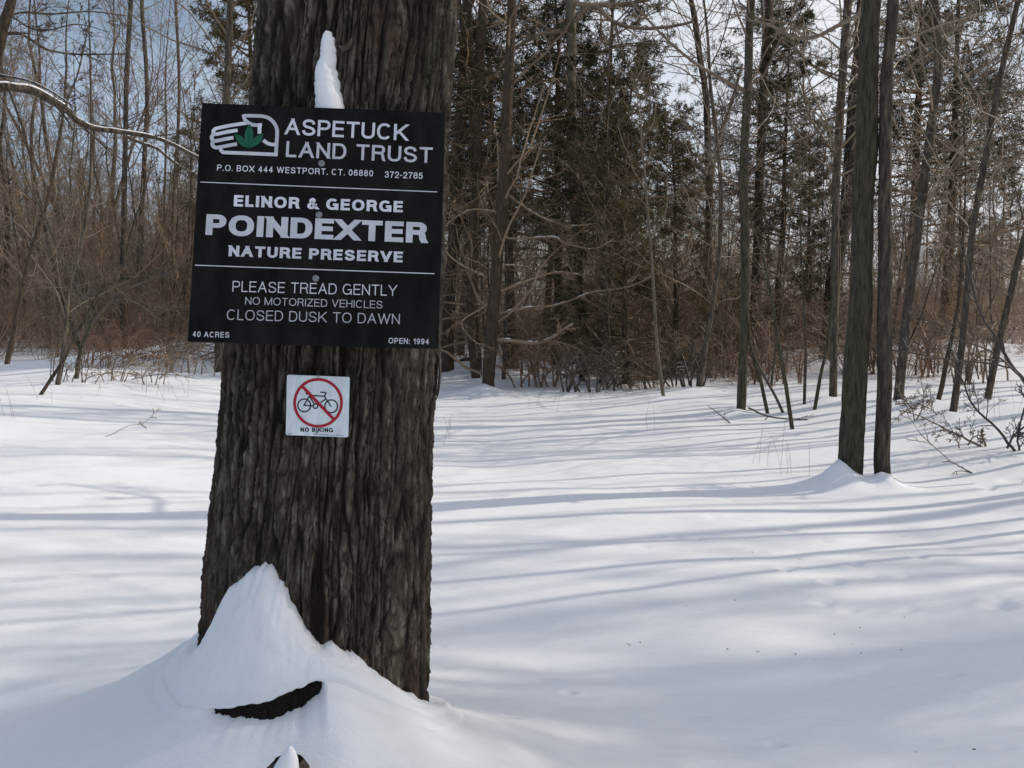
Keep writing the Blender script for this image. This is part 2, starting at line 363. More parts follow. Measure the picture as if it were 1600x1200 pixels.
# needle sprays along twigs
def sprays(A, rs, per=10, size=.07, droop=.25, wid=.17):
    N, n, _ = A.shape
    s = rs.uniform(.1, 1, (N, per)); f = s * (n - 1); i = np.minimum(f.astype(int), n - 2); t = (f - i)[..., None]; I = np.arange(N)[:, None]
    p = (A[I, i] * (1 - t) + A[I, i + 1] * t).reshape(-1, 3); tan = unit(A[I, i + 1] - A[I, i]).reshape(-1, 3)
    d = unit(tan + rs.normal(size=p.shape) * .75 + np.array([0, 0, -droop]))
    w = unit(np.cross(d, rs.normal(size=p.shape)))
    L = (size * rs.uniform(.5, 1.4, len(p)))[:, None]; Wd = L * wid
    V = np.stack([p, p + d * L * .5 + w * Wd * .5, p + d * L, p + d * L * .5 - w * Wd * .5], 1).reshape(-1, 3)
    return V, np.arange(len(V)).reshape(-1, 4)
def conifer_parts(rs, h=9., r0=.13, live0=.3, spread=1.9, nprim=70, shape=1., up=-.02, size=.095, per=13, deadn=26, col='needle', topw=.3, dens=9):
    """returns list of (part name, mesh)"""
    z = np.linspace(-.5, h, 14); P = np.stack([fbm(z * .3, z * 0 + rs.rand() * 9, 2, 1) * .5, fbm(z * .3, z * 0 + rs.rand() * 9, 2, 2) * .5, z], -1); R = r0 * (1 - z / h * .93).clip(.05)
    res = [('trunk', mesh_from('trunk', *tubes(P[None], R[None], 9), MT['bark_red']))]
    s = rs.uniform(live0, .985, nprim) ; s.sort()
    ln = spread * ((1 - (s - live0) / (1 - live0)) ** shape * (1 - topw) + topw) * rs.uniform(.6, 1.2, nprim)
    def prims(s, ln, up, elev, n=7):
        f = s * 13; i = np.minimum(f.astype(int), 12); t = (f - i)[:, None]; p = P[i] * (1 - t) + P[i + 1] * t
        az = rs.uniform(0, 2 * np.pi, len(s)); d = np.stack([np.cos(az), np.sin(az), np.full(len(s), elev)], -1); d = unit(d); pts = [p]
        for _ in range(n - 1):
            d = unit(d + rs.normal(size=d.shape) * .1 + np.array([0, 0, up])); p = p + d * (ln / (n - 1))[:, None]; pts.append(p)
        return np.stack(pts, 1), (.012 + ln * .006)[:, None] * np.linspace(1, .3, n)[None]
    A, a = prims(s, ln, up, .25)
    B, b = spawn(A, a, dens, .2, .98, 52, .42, 5, rs, -.03, .14, .5)
    C, c = spawn(B, b, 4, .15, .98, 48, .5, 3, rs, -.03, .14, .5)
    pr = [tubes(A, a, 4), tubes(B, np.maximum(b, .003), 3)]
    if deadn:
        s2 = rs.uniform(.08, live0 + .1, deadn); D, d_ = prims(s2, rs.uniform(.5, 1.1, deadn) * spread, -.05, .1)
        pr += twigs(D, d_, rs, 7, 5, 3, ang=55, up=-.02, wig=.2)
    res.append(('branches', mesh_from('branches', *join(pr), MT['deadtwig'])))
    fol = [sprays(B, rs, per, size), sprays(C, rs, per, size), sprays(A, rs, per * 2, size)]
    res.append(('foliage', mesh_from('foliage', *join(fol), MT[col], smooth=False)))
    return res
def bare_parts(rs, h=11., r0=.09, nprim=34, s0=.25, plen=2.4, ang=42, dens=(7, 5, 4), lean=.1, twig='twig', bark='bark', fork=0, up=.08):
    z = np.linspace(-.5, h, 16); lx, ly = rs.normal(size=2) * lean
    P = np.stack([lx * z + fbm(z * .25, z * 0 + rs.rand() * 9, 3, 1) * 1.1, ly * z * .5 + fbm(z * .25, z * 0 + rs.rand() * 9, 3, 2) * 1.1, z], -1)
    P[:, :2] -= P[1, :2]; R = r0 * (1 - z / h * .9).clip(.06)
    tr = [(P, R)]
    for _ in range(fork):
        i = rs.randint(3, 8); az = rs.uniform(0, 6.28); q = [P[i]]; d = unit(np.array([math.cos(az) * .5, math.sin(az) * .5, 1.]))
        for j in range(15):
            d = unit(d + rs.normal(size=3) * .05 + np.array([0, 0, .04])); q.append(q[-1] + d * (h - P[i, 2]) / 15)
        tr.append((np.array(q), R[i] * .75 * np.linspace(1, .12, 16)))
    TP = np.stack([t[0] for t in tr]); TR = np.stack([t[1] for t in tr])
    res = [('trunk', mesh_from('trunk', *tubes(TP, TR, 9), MT[bark]))]
    A, a = spawn(TP, TR, nprim, s0, .99, ang, 0, 9, rs, up, .16, .30, absl=plen, taper=.7)
    parts = twigs(A, np.maximum(a, .007), rs, *dens, ang=42, up=.05, minr=.003)
    res.append(('branches', mesh_from('branches', *join(parts), MT[twig])))
    return res
def shrub_mesh(rs, n=26, h=1.8, spread=.55, mat='twig', dens=(5, 5, 3), up=-.02, r=.009, arch=.0):
    az = rs.uniform(0, 6.28, n); el = rs.uniform(.25, 1, n); p = np.stack([np.cos(az) * .12, np.sin(az) * .12, np.full(n, -.15)], -1)
    d = unit(np.stack([np.cos(az) * spread * (1.3 - el), np.sin(az) * spread * (1.3 - el), el], -1)); pts = [p]; L = h * rs.uniform(.6, 1.3, n)[:, None]
    for _ in range(8):
        d = unit(d + rs.normal(size=d.shape) * .12 + np.array([0, 0, up - arch])); p = p + d * L / 8; pts.append(p)
    A = np.stack(pts, 1); a = r * np.linspace(1, .3, 9)[None] * rs.uniform(.6, 1.3, n)[:, None]
    return mesh_from('shrub', *join(twigs(A, a, rs, *dens, ang=45, up=.02, wig=.16, minr=.0025)), MT[mat])

rs0 = np.random.RandomState(5)
BARE = [bare_parts(rs0, 12, .10, 34, .22, 2.6, 42), bare_parts(rs0, 10, .075, 30, .15, 2.2, 38, lean=.05), bare_parts(rs0, 13, .12, 26, .3, 2.8, 48, fork=1, dens=(6, 5, 4)),
        bare_parts(rs0, 8, .05, 30, .12, 1.7, 36, lean=.16, dens=(6, 5, 3)), bare_parts(rs0, 11, .085, 34, .2, 2.4, 50, twig='deadtwig', bark='bark_red')]
THIN = [bare_parts(rs0, 6.5, .03, 22, .15, 1.2, 34, lean=.18, dens=(5, 4, 2)), bare_parts(rs0, 5, .024, 20, .1, 1.0, 36, lean=.25, dens=(5, 4, 2), twig='deadtwig')]
HEM = [conifer_parts(rs0, 11, .13, .30, 3.0, 84, shape=.8), conifer_parts(rs0, 10, .12, .36, 2.6, 74, shape=.8)]
CEDAR = [conifer_parts(rs0, 6.0, .08, .12, 1.5, 100, shape=.9, up=.06, size=.065, deadn=34, col='needle_brown', dens=7), conifer_parts(rs0, 7.5, .09, .15, 1.7, 90, shape=1.0, up=.05, size=.07, deadn=24, dens=7)]
SHR = [shrub_mesh(rs0, 26, 1.7, .9, 'russet'), shrub_mesh(rs0, 22, 2.2, .8, 'deadtwig'), shrub_mesh(rs0, 30, 1.2, 1.3, 'russet', arch=.05), shrub_mesh(rs0, 16, 2.6, .6, 'twig_tan_lit', (5, 4, 2))]
POLE = [bare_parts(rs0, 13, .10, 14, .6, 1.6, 40, dens=(4, 3, 2)), bare_parts(rs0, 11, .06, 12, .55, 1.3, 40, dens=(4, 3, 2), lean=.04), bare_parts(rs0, 12, .14, 14, .6, 1.9, 45, dens=(4, 3, 2), lean=.03)]
THK = [shrub_mesh(rs0, 16, 5.2, .45, 'deadtwig', (9, 6, 5), .02, .02), shrub_mesh(rs0, 12, 4.6, .6, 'twig', (9, 6, 5), .0, .018), shrub_mesh(rs0, 20, 3.6, .8, 'deadtwig', (8, 6, 5), -.02, .014)]
def plant(name, parts, label, cat, x, y, rz=0, sc=1., group=None, dz=0):
    z = float(H(np.array([x]), np.array([y]))[0])
    t = thing(name, label, cat, (x, y, z + dz), rz, sc, group)
    for pn, me in parts: link(pn, me, t)
    return t


# ================================================================== trees at the edge of the field
PT = path_tree
PT('bare_tree', 'thickest bare trunk on the right, with green-grey bark, beside a thinner twin', [(1328, 724), (1345, 500), (1353, 330), (1358, 200), (1366, 0)], 38, 29, 'bark_green', top=12, seed=1, prim=20, s0=.62, plen=1.5, mh=.26, mr=.22, mdx=.13,
   limbs=[([(1354, 20), (1325, 32), (1300, 45), (1268, 60), (1236, 56), (1200, 38), (1160, 30)], 8, 3, 0, .8), ([(1386, 62), (1420, 60), (1470, 40), (1530, 22), (1590, 0)], 5, 2, 0, .5), ([(1385, 300), (1420, 330), (1450, 345)], 3, 1)])
PT('bare_tree', 'slimmer brown bare trunk close behind the thick green-grey one at the field edge', [(1375, 733), (1376, 600), (1377, 500), (1379, 300), (1383, 160), (1391, 0)], 25, 16, 'bark', top=11, seed=2, prim=18, s0=.6, plen=1.3, mh=.20, mr=.13, mdx=.0)
PT('bare_tree', 'straight slim bare trunk on a small snow cone, left of the thick pair', [(1157, 637), (1162, 500), (1165, 400), (1163, 300), (1167, 150), (1174, 0)], 15, 12, 'bark_green', top=12, seed=3, prim=30, s0=.34, plen=1.5, mh=.14, mr=.28, mdx=.1,
   limbs=[([(1163, 142), (1140, 130), (1110, 113), (1085, 98), (1040, 60), (975, -10)], 7, 3, 0, -.6), ([(1162, 300), (1120, 262), (1100, 230), (1060, 180)], 4, 1.5, 0, .5)])
PT('bare_tree', 'reddish trunk half hidden behind the straight slim one at the field edge', [(1180, 568), (1183, 400), (1190, 230), (1198, 90), (1201, 0)], 15, 10, 'bark_red', top=13, seed=4, prim=34, s0=.3, plen=2.0, mh=.1)
PT('bare_tree', 'slim pale-barked tree with vines up its stem in front of a fatter base', [(1302, 617), (1303, 470), (1305, 300), (1311, 180), (1319, 70), (1323, 0)], 12, 13, 'bark', 'twig_tan_lit', top=12, seed=5, prim=40, s0=.28, plen=1.4, mh=.12, mr=.3,
   limbs=[([(1304, 600), (1300, 420), (1296, 350), (1303, 250), (1312, 160)], 2.5, 2, 0, 0, 4), ([(1306, 560), (1313, 400), (1307, 300), (1318, 200), (1314, 90)], 2, 1.5, 0, 0, 4)])
PT('bare_tree', 'fat dark trunk set in a snow mound right behind the vine-wrapped stem', [(1294, 560), (1300, 440), (1318, 340), (1329, 200), (1340, 80), (1346, 0)], 25, 14, 'bark', top=14, seed=6, prim=30, s0=.3, plen=2.2, mh=.22, mr=.55, mdx=.2)
PT('bare_tree', 'bare trunk bowing gently to the right just past the thick pair', [(1405, 623), (1415, 520), (1430, 400), (1441, 300), (1455, 200), (1467, 90), (1462, 0)], 15, 12, 'bark', top=12, seed=7, prim=36, s0=.3, plen=1.7, mh=.1, mdx=-.05)
PT('bare_tree', 'long leaning dark tree with a steadily slanting stem, right of the bowed trunk', [(1488, 642), (1498, 560), (1512, 430), (1523, 330), (1545, 210), (1565, 100), (1590, 0)], 11, 8, 'bark', top=11, seed=8, prim=30, s0=.3, plen=1.6, mh=.1,
   limbs=[([(1525, 320), (1560, 262), (1600, 240), (1650, 210)], 4, 1.5), ([(1532, 265), (1500, 240), (1470, 210), (1440, 180)], 4, 1.5, 0, .4), ([(1515, 410), (1540, 370), (1600, 350)], 3, 1)])
PT('bare_tree', 'dark bare tree slanting out of the frame near the right edge', [(1543, 624), (1560, 540), (1582, 450), (1602, 370), (1640, 220), (1670, 60)], 11, 7, 'bark', top=10, seed=9, prim=26, s0=.25, plen=1.5, mh=.1, limbs=[([(1578, 465), (1550, 420), (1530, 400)], 3, 1), ([(1590, 420), (1610, 380), (1640, 350)], 3, 1)])
PT('sapling', 'reddish slanting sapling between the bowed trunk and the long leaning tree', [(1465, 626), (1480, 560), (1492, 500), (1500, 440), (1506, 330)], 8, 3, 'bark_red', top=5, seed=10, prim=16, s0=.3, plen=.9, mh=.06)
PT('sapling', 'thin curved whip rising from the snow toward the left, nearest of the whips', [(1238, 671), (1226, 590), (1213, 510), (1205, 460), (1190, 390), (1165, 320)], 7, 3, 'bark_green', 'twig_dark', top=3.8, seed=11, prim=12, s0=.35, plen=.8, mh=0)
PT('sapling', 'bent double-stemmed whip just left of the nearest whip', [(1199, 648), (1190, 600), (1176, 560), (1168, 500), (1160, 420)], 6, 3, 'bark_green', 'twig_dark', top=3.6, seed=12, prim=10, s0=.35, plen=.7, mh=0, limbs=[([(1234, 669), (1212, 620), (1190, 580), (1175, 545), (1168, 500)], 5, 3, 0, 0, 3)])
PT('sapling', 'upright thin whip with a slight wiggle in front of the vine-wrapped stem', [(1257, 634), (1259, 560), (1258, 500), (1252, 400), (1251, 320)], 5, 2, 'bark', 'twig', top=3.8, seed=13, prim=12, s0=.3, plen=.7, mh=0)
PT('sapling', 'slanting whip crossing in front of the fat dark mounded trunk', [(1272, 642), (1283, 580), (1292, 540), (1300, 480), (1301, 400)], 6, 3, 'bark_green', 'twig', top=3.6, seed=14, prim=10, s0=.3, plen=.7, mh=0)
# shrub leaning in from the right edge
rs = np.random.RandomState(15)
def brush(name, label, base, paths, mat, seed, tw=8, depth=None, dens=(5, 4, 2), cat='shrub', snow=0, group=None, mat2=None):
    rs = np.random.RandomState(seed); g = ground(*base) if depth is None else at(*base, depth); k = g[1] / F; pr = []; caps = []
    for path, w0, w1, dy in paths:
        q = np.array([at(x, y, g[1] + dy * j / (len(path) - 1)) for j, (x, y) in enumerate(path)]); P, R = resample(q, np.linspace(w0, w1, len(q)) / 2 * k, 16)
        P[1:-1] += rs.normal(size=P[1:-1].shape) * k * w0 * .12
        pr.append(tubes(P[None], R[None], 8))
        if tw:
            A, a = spawn(P[None], R[None], tw, .2, .98, 48, .35, 6, rs, .02, .15, .5); pr += twigs(A, np.maximum(a, .003), rs, *dens)
        if snow: caps.append(snow_caps(P[None], R[None], rs, .75, snow))
    r = thing(name, label, cat, g, group=group); V, Q = join(pr); link('stems', mesh_from('stems', V - g, Q, MT[mat]), r)
    caps = [c for c in caps if c is not None]
    if caps: V, Q = join(caps); link('snow_cap', mesh_from('snow_cap', V - g, Q, MT['snow_plain']), r, kind='stuff')
    return r
brush('shrub', 'dark leaning shrub with long arching stems at the right edge of the snow', (1586, 706), [([(1588, 708), (1562, 675), (1522, 634), (1500, 587), (1480, 560)], 5, 1.5, .3), ([(1600, 720), (1590, 690), (1600, 640), (1620, 600)], 4, 2, 0), ([(1574, 700), (1585, 680), (1610, 660), (1640, 640)], 4, 2, -.2)], 'twig_dark', 21, 10)
brush('shrub', 'dark whippy stem arching from the right edge up over the leaning trees', (1640, 640), [([(1640, 650), (1600, 596), (1577, 565), (1545, 513), (1522, 464), (1511, 415), (1506, 380)], 7, 2.5, .2), ([(1583, 575), (1540, 567), (1485, 562), (1427, 552), (1384, 547), (1350, 548)], 3.2, 1.2, .2), ([(1590, 585), (1550, 550), (1500, 530), (1460, 505), (1420, 490)], 3, 1, .3)], 'twig_dark', 22, 9, depth=8.6)
brush('shrub', 'low spreading grey shrub on the snow between the leaning trees and the edge shrub', (1533, 698), [([(1534, 698), (1506, 684), (1475, 669), (1437, 650), (1400, 640)], 4, 1.2, .3), ([(1540, 697), (1536, 685), (1533, 670)], 4, 2.5, 0), ([(1512, 696), (1520, 684), (1533, 680), (1536, 690)], 2.5, 1.5, 0), ([(1500, 706), (1496, 690), (1485, 676), (1470, 668)], 2.5, 1.2, 0)], 'twig', 23, 9)
brush('shrub', 'fine twiggy grey shrub at the foot of the bowed trunk', (1428, 660), [([(1429, 660), (1440, 640), (1443, 615), (1438, 590)], 2.5, 1, 0), ([(1429, 660), (1425, 640), (1410, 620), (1400, 600)], 2, 1, 0), ([(1470, 655), (1455, 640), (1430, 630), (1400, 632)], 2, 1, 0)], 'twig', 24, 12)
brush('fallen_twig', 'dark forked twig lying in a dent of the snow, right of the thick pair', (1518, 740), [([(1519, 739), (1502, 730), (1485, 722), (1472, 722)], 2.6, 1, .1), ([(1519, 739), (1505, 736), (1494, 738), (1510, 755), (1517, 758)], 1.6, .8, 0)], 'twig_dark', 25, 2, dens=(2, 0, 0), cat='twig')
brush('dead_stem', 'long thin pale weed stem slanting over the snow toward the forked twig', (1484, 722), [([(1486, 722), (1462, 700), (1440, 680), (1425, 658), (1415, 640)], 1.4, .6, .3)], 'twig_tan_lit', 26, 4, dens=(3, 0, 0), cat='weed')
brush('fallen_branch', 'dark thin branch lying on the snow left of the thick trunk', (1225, 655), [([(1169, 637), (1197, 650), (1225, 654), (1262, 657), (1306, 673)], 3, 1.5, -.3), ([(1202, 650), (1192, 658), (1188, 664)], 1.5, .7, -.1)], 'twig_dark', 27, 3, dens=(3, 2, 0), cat='branch')
brush('fallen_twig', 'short dark stick poking up slantwise in front of the straight slim tree', (1142, 662), [([(1142, 662), (1125, 648), (1106, 634)], 2.2, 1, .1)], 'twig_dark', 28, 1, dens=(2, 0, 0), cat='twig')
# ---------------- centre thicket
SN = .42
PT('evergreen_tree', 'dark hemlock trunk just right of the black board with a fresh orange scar', [(702, 577), (704, 480), (708, 400), (716, 250), (726, 100), (730, 0)], 21, 15, 'bark_red', 'deadtwig', top=12, seed=31, prim=18, s0=.12, plen=1.6, mh=.12, mdx=-.2)
PT('evergreen_tree', 'stout dark hemlock trunk with long snowy dead limbs on a snow cone', [(764, 600), (769, 500), (776, 400), (785, 280), (791, 160), (800, 0)], 20, 14, 'bark_red', 'deadtwig', top=12, seed=32, prim=26, s0=.10, plen=1.5, mh=.2, mr=.35, mdx=.1,
   limbs=[([(766, 493), (806, 484), (835, 480), (864, 478), (898, 467), (924, 457), (967, 451), (992, 445), (1020, 430)], 4.6, 2, SN, .5), ([(775, 530), (818, 534), (841, 536), (864, 527), (878, 516), (896, 506)], 6, 3, SN, -.6), ([(760, 432), (740, 424), (723, 415), (703, 400), (690, 380)], 3.6, 1.6, SN, -.4),
          ([(763, 475), (749, 484), (726, 498), (722, 512), (745, 536), (760, 538)], 3, 1.5, SN, -.6), ([(780, 368), (804, 373), (864, 370), (881, 379), (927, 389), (960, 372)], 3.2, 1.4, SN, -.3), ([(776, 415), (800, 414), (826, 417)], 3, 1.5, SN), ([(775, 330), (740, 327), (720, 335), (700, 348)], 3, 1.5, SN, -.3),
          ([(782, 455), (820, 440), (870, 425), (920, 430), (960, 415)], 5, 2, .3, .7), ([(788, 300), (830, 330), (880, 352), (925, 350)], 4, 2, .3, .4)])
PT('evergreen_tree', 'second hemlock trunk leaning close against the left of the stout one', [(744, 591), (737, 500), (741, 380), (747, 250), (748, 160), (757, 0)], 14, 15, 'bark_red', 'deadtwig', top=11, seed=33, prim=20, s0=.12, plen=1.5, mh=.0, limbs=[([(748, 220), (775, 195), (800, 170), (830, 120)], 8, 5, 0, .3), ([(742, 300), (715, 312), (690, 330)], 4, 2, .5)])
PT('sapling', 'short dark dead stem right of the stout hemlock', [(787, 593), (789, 540), (790, 500), (792, 420)], 7, 4, 'bark', 'deadtwig', top=4, seed=34, prim=12, s0=.2, plen=.9, mh=0)
PT('bare_tree', 'dark straight pole tree in the middle of the thicket', [(940, 597), (942, 520), (943, 450), (946, 350)], 9, 6, 'bark', 'deadtwig', top=7, seed=35, prim=26, s0=.25, plen=1.2, mh=.08)
PT('sapling', 'sunlit pale thin sapling with a kinked foot in front of the thicket', [(1036, 617), (1029, 570), (1025, 520), (1020, 420), (1013, 330), (1008, 270)], 6, 3.5, 'bark_pale', 'twig_tan_lit', top=5, seed=36, prim=14, s0=.4, plen=.9, mh=.08)
PT('bare_tree', 'brown leaning tree at the right end of the thicket', [(1093, 603), (1103, 530), (1113, 480), (1124, 400), (1127, 300), (1116, 190)], 8, 6, 'bark', 'deadtwig', top=8, seed=37, prim=30, s0=.25, plen=1.3, mh=.06)
PT('bare_tree', 'dark forked tree with two short snow-loaded limbs above the thicket', [(1100, 560), (1104, 420), (1107, 320), (1104, 200), (1098, 120), (1085, 30)], 13, 9, 'bark', 'twig', top=11, seed=38, prim=36, s0=.25, plen=1.8, mh=0,
   limbs=[([(1104, 366), (1085, 352), (1068, 340), (1039, 330)], 9, 4, .8, -.6), ([(1106, 272), (1095, 262), (1082, 253), (1057, 247), (1035, 225)], 9, 4, .8, -.6), ([(1106, 320), (1120, 230), (1140, 170), (1160, 100)], 8, 4, 0, .5)])
PT('bare_tree', 'grey limbed tree whose smooth boughs cross the top middle of the wood', [(915, 588), (905, 450), (897, 300), (893, 150), (893, 40), (891, -30)], 14, 16, 'bark_pale', 'twig', top=11, seed=39, prim=14, s0=.55, plen=1.6, mh=0,
   limbs=[([(893, 40), (915, 15), (930, 8), (950, 28), (968, 38), (1000, 45), (1052, 41), (1085, 33)], 8, 4, 0, -.8), ([(893, 45), (870, 50), (840, 55), (800, 80), (772, 120)], 9, 4, 0, -.4), ([(893, 5), (930, 8), (985, 5), (1040, -8)], 8, 5, 0, -.6), ([(880, 100), (890, 140), (905, 157), (922, 145), (930, 130)], 2.2, 1.5, 0, -1.2, 3), ([(888, 62), (905, 78), (925, 80), (938, 70)], 2, 1.2, 0, -1, 3)])
brush('fallen_log', 'bare dark log lying low through the brush at the right of the thicket', (1060, 572), [([(990, 573), (1036, 565), (1097, 553), (1140, 546), (1175, 535)], 10, 7, .5)], 'bark', 41, 6, snow=.5, cat='log')
brush('bent_branch', 'thick curved broken bough bending down to the snow left of the log', (1008, 572), [([(1024, 500), (1010, 512), (998, 526), (996, 545), (1010, 570)], 7, 5, .2), ([(1034, 573), (1050, 585)], 6, 4, 0)], 'twig_dark', 42, 5, cat='branch')
brush('fallen_log', 'dark log buried in snow behind the hemlock trunks', (720, 566), [([(690, 575), (715, 566), (745, 560)], 9, 7, .4)], 'bark', 43, 4, snow=.4, cat='log')
for i, (x, y, m_, s_, l_) in enumerate([(830, 606, 'russet', 44, 'tangle of low dark brush in front of the hemlock limbs'), (905, 613, 'twig_dark', 45, 'low arching bramble before the straight pole tree'), (985, 608, 'twig', 46, 'low grey bramble heaped before the fallen log'), (1065, 606, 'twig_dark', 47, 'spiky dark brush at the foot of the leaning brown tree'), (1125, 578, 'russet', 48, 'brown brush heap left of the straight slim tree')]):
    pp = []; r2 = np.random.RandomState(s_)
    for k in range(13):
        x0 = x + r2.uniform(-38, 38); dx = r2.uniform(-45, 45); hh = r2.uniform(25, 75)
        pp.append(([(x0, y + r2.uniform(-4, 4)), (x0 + dx * .4, y - hh * .7), (x0 + dx, y - hh), (x0 + dx * 1.7, y - hh * .7)], 3.0, 1.2, r2.uniform(-.5, .8)))
    brush('bramble', l_, (x, y), pp, m_, s_, 6, dens=(4, 2, 0))
for i, (x, y, m_, s_, l_) in enumerate([(1010, 585, 'deadtwig', 81, 'arching brown brush around the kinked pale sapling'), (860, 585, 'deadtwig', 82, 'tan brush mass under the snowy hemlock limbs'), (1140, 590, 'twig_dark', 83, 'dark arching brush just left of the straight slim tree'), (1220, 600, 'russet', 84, 'low reddish brush between the slim tree and the whips'), (1440, 590, 'russet', 85, 'reddish brush behind the bowed trunk'), (1530, 600, 'deadtwig', 86, 'tan brush between the leaning trees at the right'), (1350, 585, 'russet', 87, 'low reddish brush behind the thick pair')]):
    pp = []; r2 = np.random.RandomState(s_)
    for k in range(17):
        x0 = x + r2.uniform(-45, 45); dx = r2.uniform(-50, 50); hh = r2.uniform(30, 100)
        pp.append(([(x0, y + r2.uniform(-8, 4)), (x0 + dx * .3, y - hh * .7), (x0 + dx, y - hh), (x0 + dx * 1.9, y - hh * .75)], 3.0, 1.1, r2.uniform(-.5, 1.5)))
    brush('bramble', l_, (x, y), pp, m_, s_, 6, dens=(3, 2, 0))
brush('fallen_branch', 'grey branch lying nearly level through the brush left of the kinked sapling', (960, 590), [([(880, 588), (920, 578), (960, 574), (1005, 560), (1030, 548)], 4.5, 2.5, .4)], 'twig', 88, 5, dens=(3, 2, 0), cat='branch', snow=.4)
brush('fallen_branch', 'brown bough propped slantwise in the brush by the brown leaning tree', (1110, 590), [([(1060, 592), (1085, 572), (1130, 550), (1175, 535)], 4, 2, .4)], 'deadtwig', 89, 5, dens=(3, 2, 0), cat='branch')
# ---------------- left side
PT('sapling', 'dark sapling slanting strongly out of the shaded snow, left of the board', [(64, 617), (85, 585), (102, 560), (118, 525), (132, 500), (152, 460), (178, 440), (235, 432), (270, 400)], 6, 2.5, 'bark', 'twig_dark', top=4, seed=51, prim=12, s0=.3, plen=.55, mh=0, extend=False)
PT('bare_tree', 'dark sapling tree standing upright beside the slanting one on the left', [(91, 601), (98, 560), (104, 510), (107, 450), (128, 380), (140, 300)], 8, 5, 'bark', 'twig', top=6, seed=52, prim=22, s0=.3, plen=.8, mh=0, limbs=[([(104, 500), (130, 470), (75, 430), (50, 400)][::1][:1] + [(90, 460), (70, 430), (48, 398)], 4, 2)])
PT('sapling', 'green-tinged stem behind the slanting sapling, bent over to the right', [(119, 592), (124, 560), (132, 530), (143, 505), (136, 480), (115, 445)], 7, 4, 'bark_green', 'twig_dark', top=4, seed=53, prim=12, s0=.3, plen=.55, mh=0, limbs=[([(143, 505), (165, 480), (190, 455), (240, 435), (270, 425)], 5, 2)])
PT('bare_tree', 'leaning brown tree at the far left of the thicket', [(11, 569), (22, 520), (30, 470), (45, 410), (62, 350), (82, 280)], 8, 6, 'bark_red', 'twig', top=8, seed=54, prim=32, s0=.25, plen=1.5, mh=0)
PT('bare_tree', 'straight dark tree behind the left thicket, rising to the sky', [(193, 545), (191, 430), (192, 300), (195, 160), (203, 0)], 9, 7, 'bark', top=13, seed=55, prim=36, s0=.3, plen=2.2, mh=0)
PT('bare_tree', 'second straight dark tree a little to the right behind the left thicket', [(213, 540), (218, 400), (226, 250), (230, 150), (222, 20)], 8, 6, 'bark', top=12, seed=56, prim=34, s0=.3, plen=2.2, mh=0)
PT('bare_tree', 'thin sunlit pale trunk left of the board, deep in the wood', [(256, 535), (254, 450), (256, 330), (259, 200)], 4.5, 3.5, 'bark_pale', top=11, seed=57, prim=26, s0=.4, plen=2, mh=0)
PT('bare_tree', 'paler trunk nearest the left edge of the board, deep in the wood', [(266, 530), (268, 420), (272, 300), (280, 160), (276, 20)], 6, 4.5, 'bark_pale', top=13, seed=58, prim=30, s0=.3, plen=2.2, mh=0)
PT('bare_tree', 'dark tree whose foot shows between the board and the maple on the left', [(342, 578), (342, 450), (345, 300), (352, 150), (360, 0)], 14, 10, 'bark', top=13, seed=59, prim=36, s0=.3, plen=2.0, mh=.12, mdx=-.2)
# tree off the left edge: its trunk crosses the corner and a snowy bough hangs in
g = at(-140, 700, 5.2); rs = np.random.RandomState(60)
t = thing('bare_tree', 'reddish tree at the left corner holding out a long snow-topped bough', 'tree', (g[0], g[1], 0)); o_ = np.array([g[0], g[1], 0])
q = [at(-60, 640, 5.2), at(-45, 400, 5.2), at(-25, 200, 5.2), at(3, 50, 5.2), at(18, 0, 5.2), at(40, -120, 5.2), at(55, -260, 5.2)]; q[0][2] = -.3
P, R = resample(q, np.array([26, 24, 20, 16, 14, 12, 9]) / 2 * 5.2 / F, 40); V, Q = tubes(P[None], R[None], 16); link('trunk', mesh_from('trunk', V - o_, Q, MT['bark_red']), t)
bs = []; cp = []
for pth, w0, w1, dy, tw, sn in [([(-30, 150), (0, 136), (30, 138), (55, 143), (85, 160), (105, 172), (120, 188), (145, 200), (180, 205), (215, 210), (245, 216), (275, 228), (310, 246), (345, 258)], 15, 4, .8, 7, .8), ([(195, 212), (222, 224), (245, 232), (262, 246), (285, 262), (310, 274), (340, 290)], 5, 3, .3, 5, .5), ([(-20, 60), (0, 55), (28, 52), (45, 60), (70, 76), (95, 82), (130, 85), (200, 84)], 6, 2, .4, 7, 0), ([(100, 175), (108, 150), (120, 120), (130, 80), (138, 40)], 3.5, 2, .3, 6, 0),
                             ([(0, 118), (40, 125), (75, 140), (115, 166), (118, 166)], 4, 1.5, -.2, 3, .8), ([(-10, 40), (30, 20), (80, 22), (140, 18), (200, 25)], 4, 1.5, .5, 7, 0), ([(10, 20), (60, 48), (120, 38), (170, 50)], 3, 1, .2, 7, 0)]:
    q = np.array([at(x, y, 5.2 + dy * j / len(pth)) for j, (x, y) in enumerate(pth)]); P, R = resample(q, np.linspace(w0, w1, len(q)) / 2 * 5.2 / F, 34)
    R = R * (1 + .25 * (vnoise(np.arange(len(R)) * .8, np.zeros(len(R)) + w0) - .5)); bs.append(tubes(P[None], R[None], 10))
    if tw: A, a = spawn(P[None], R[None], tw, .15, .98, 55, .28, 7, rs, .0, .15, .4); bs += twigs(A, np.maximum(a, .0022), rs, 5, 3, 0, minr=.0016)
    if sn: cp.append(snow_caps(P[None], R[None], rs, .85, sn))
V, Q = join(bs); link('branches', mesh_from('branches', V - o_, Q, MT['bark']), t); V, Q = join([c for c in cp if c is not None]); link('snow_cap', mesh_from('snow_cap', V - o_, Q, MT['snow_plain']), t, kind='stuff')
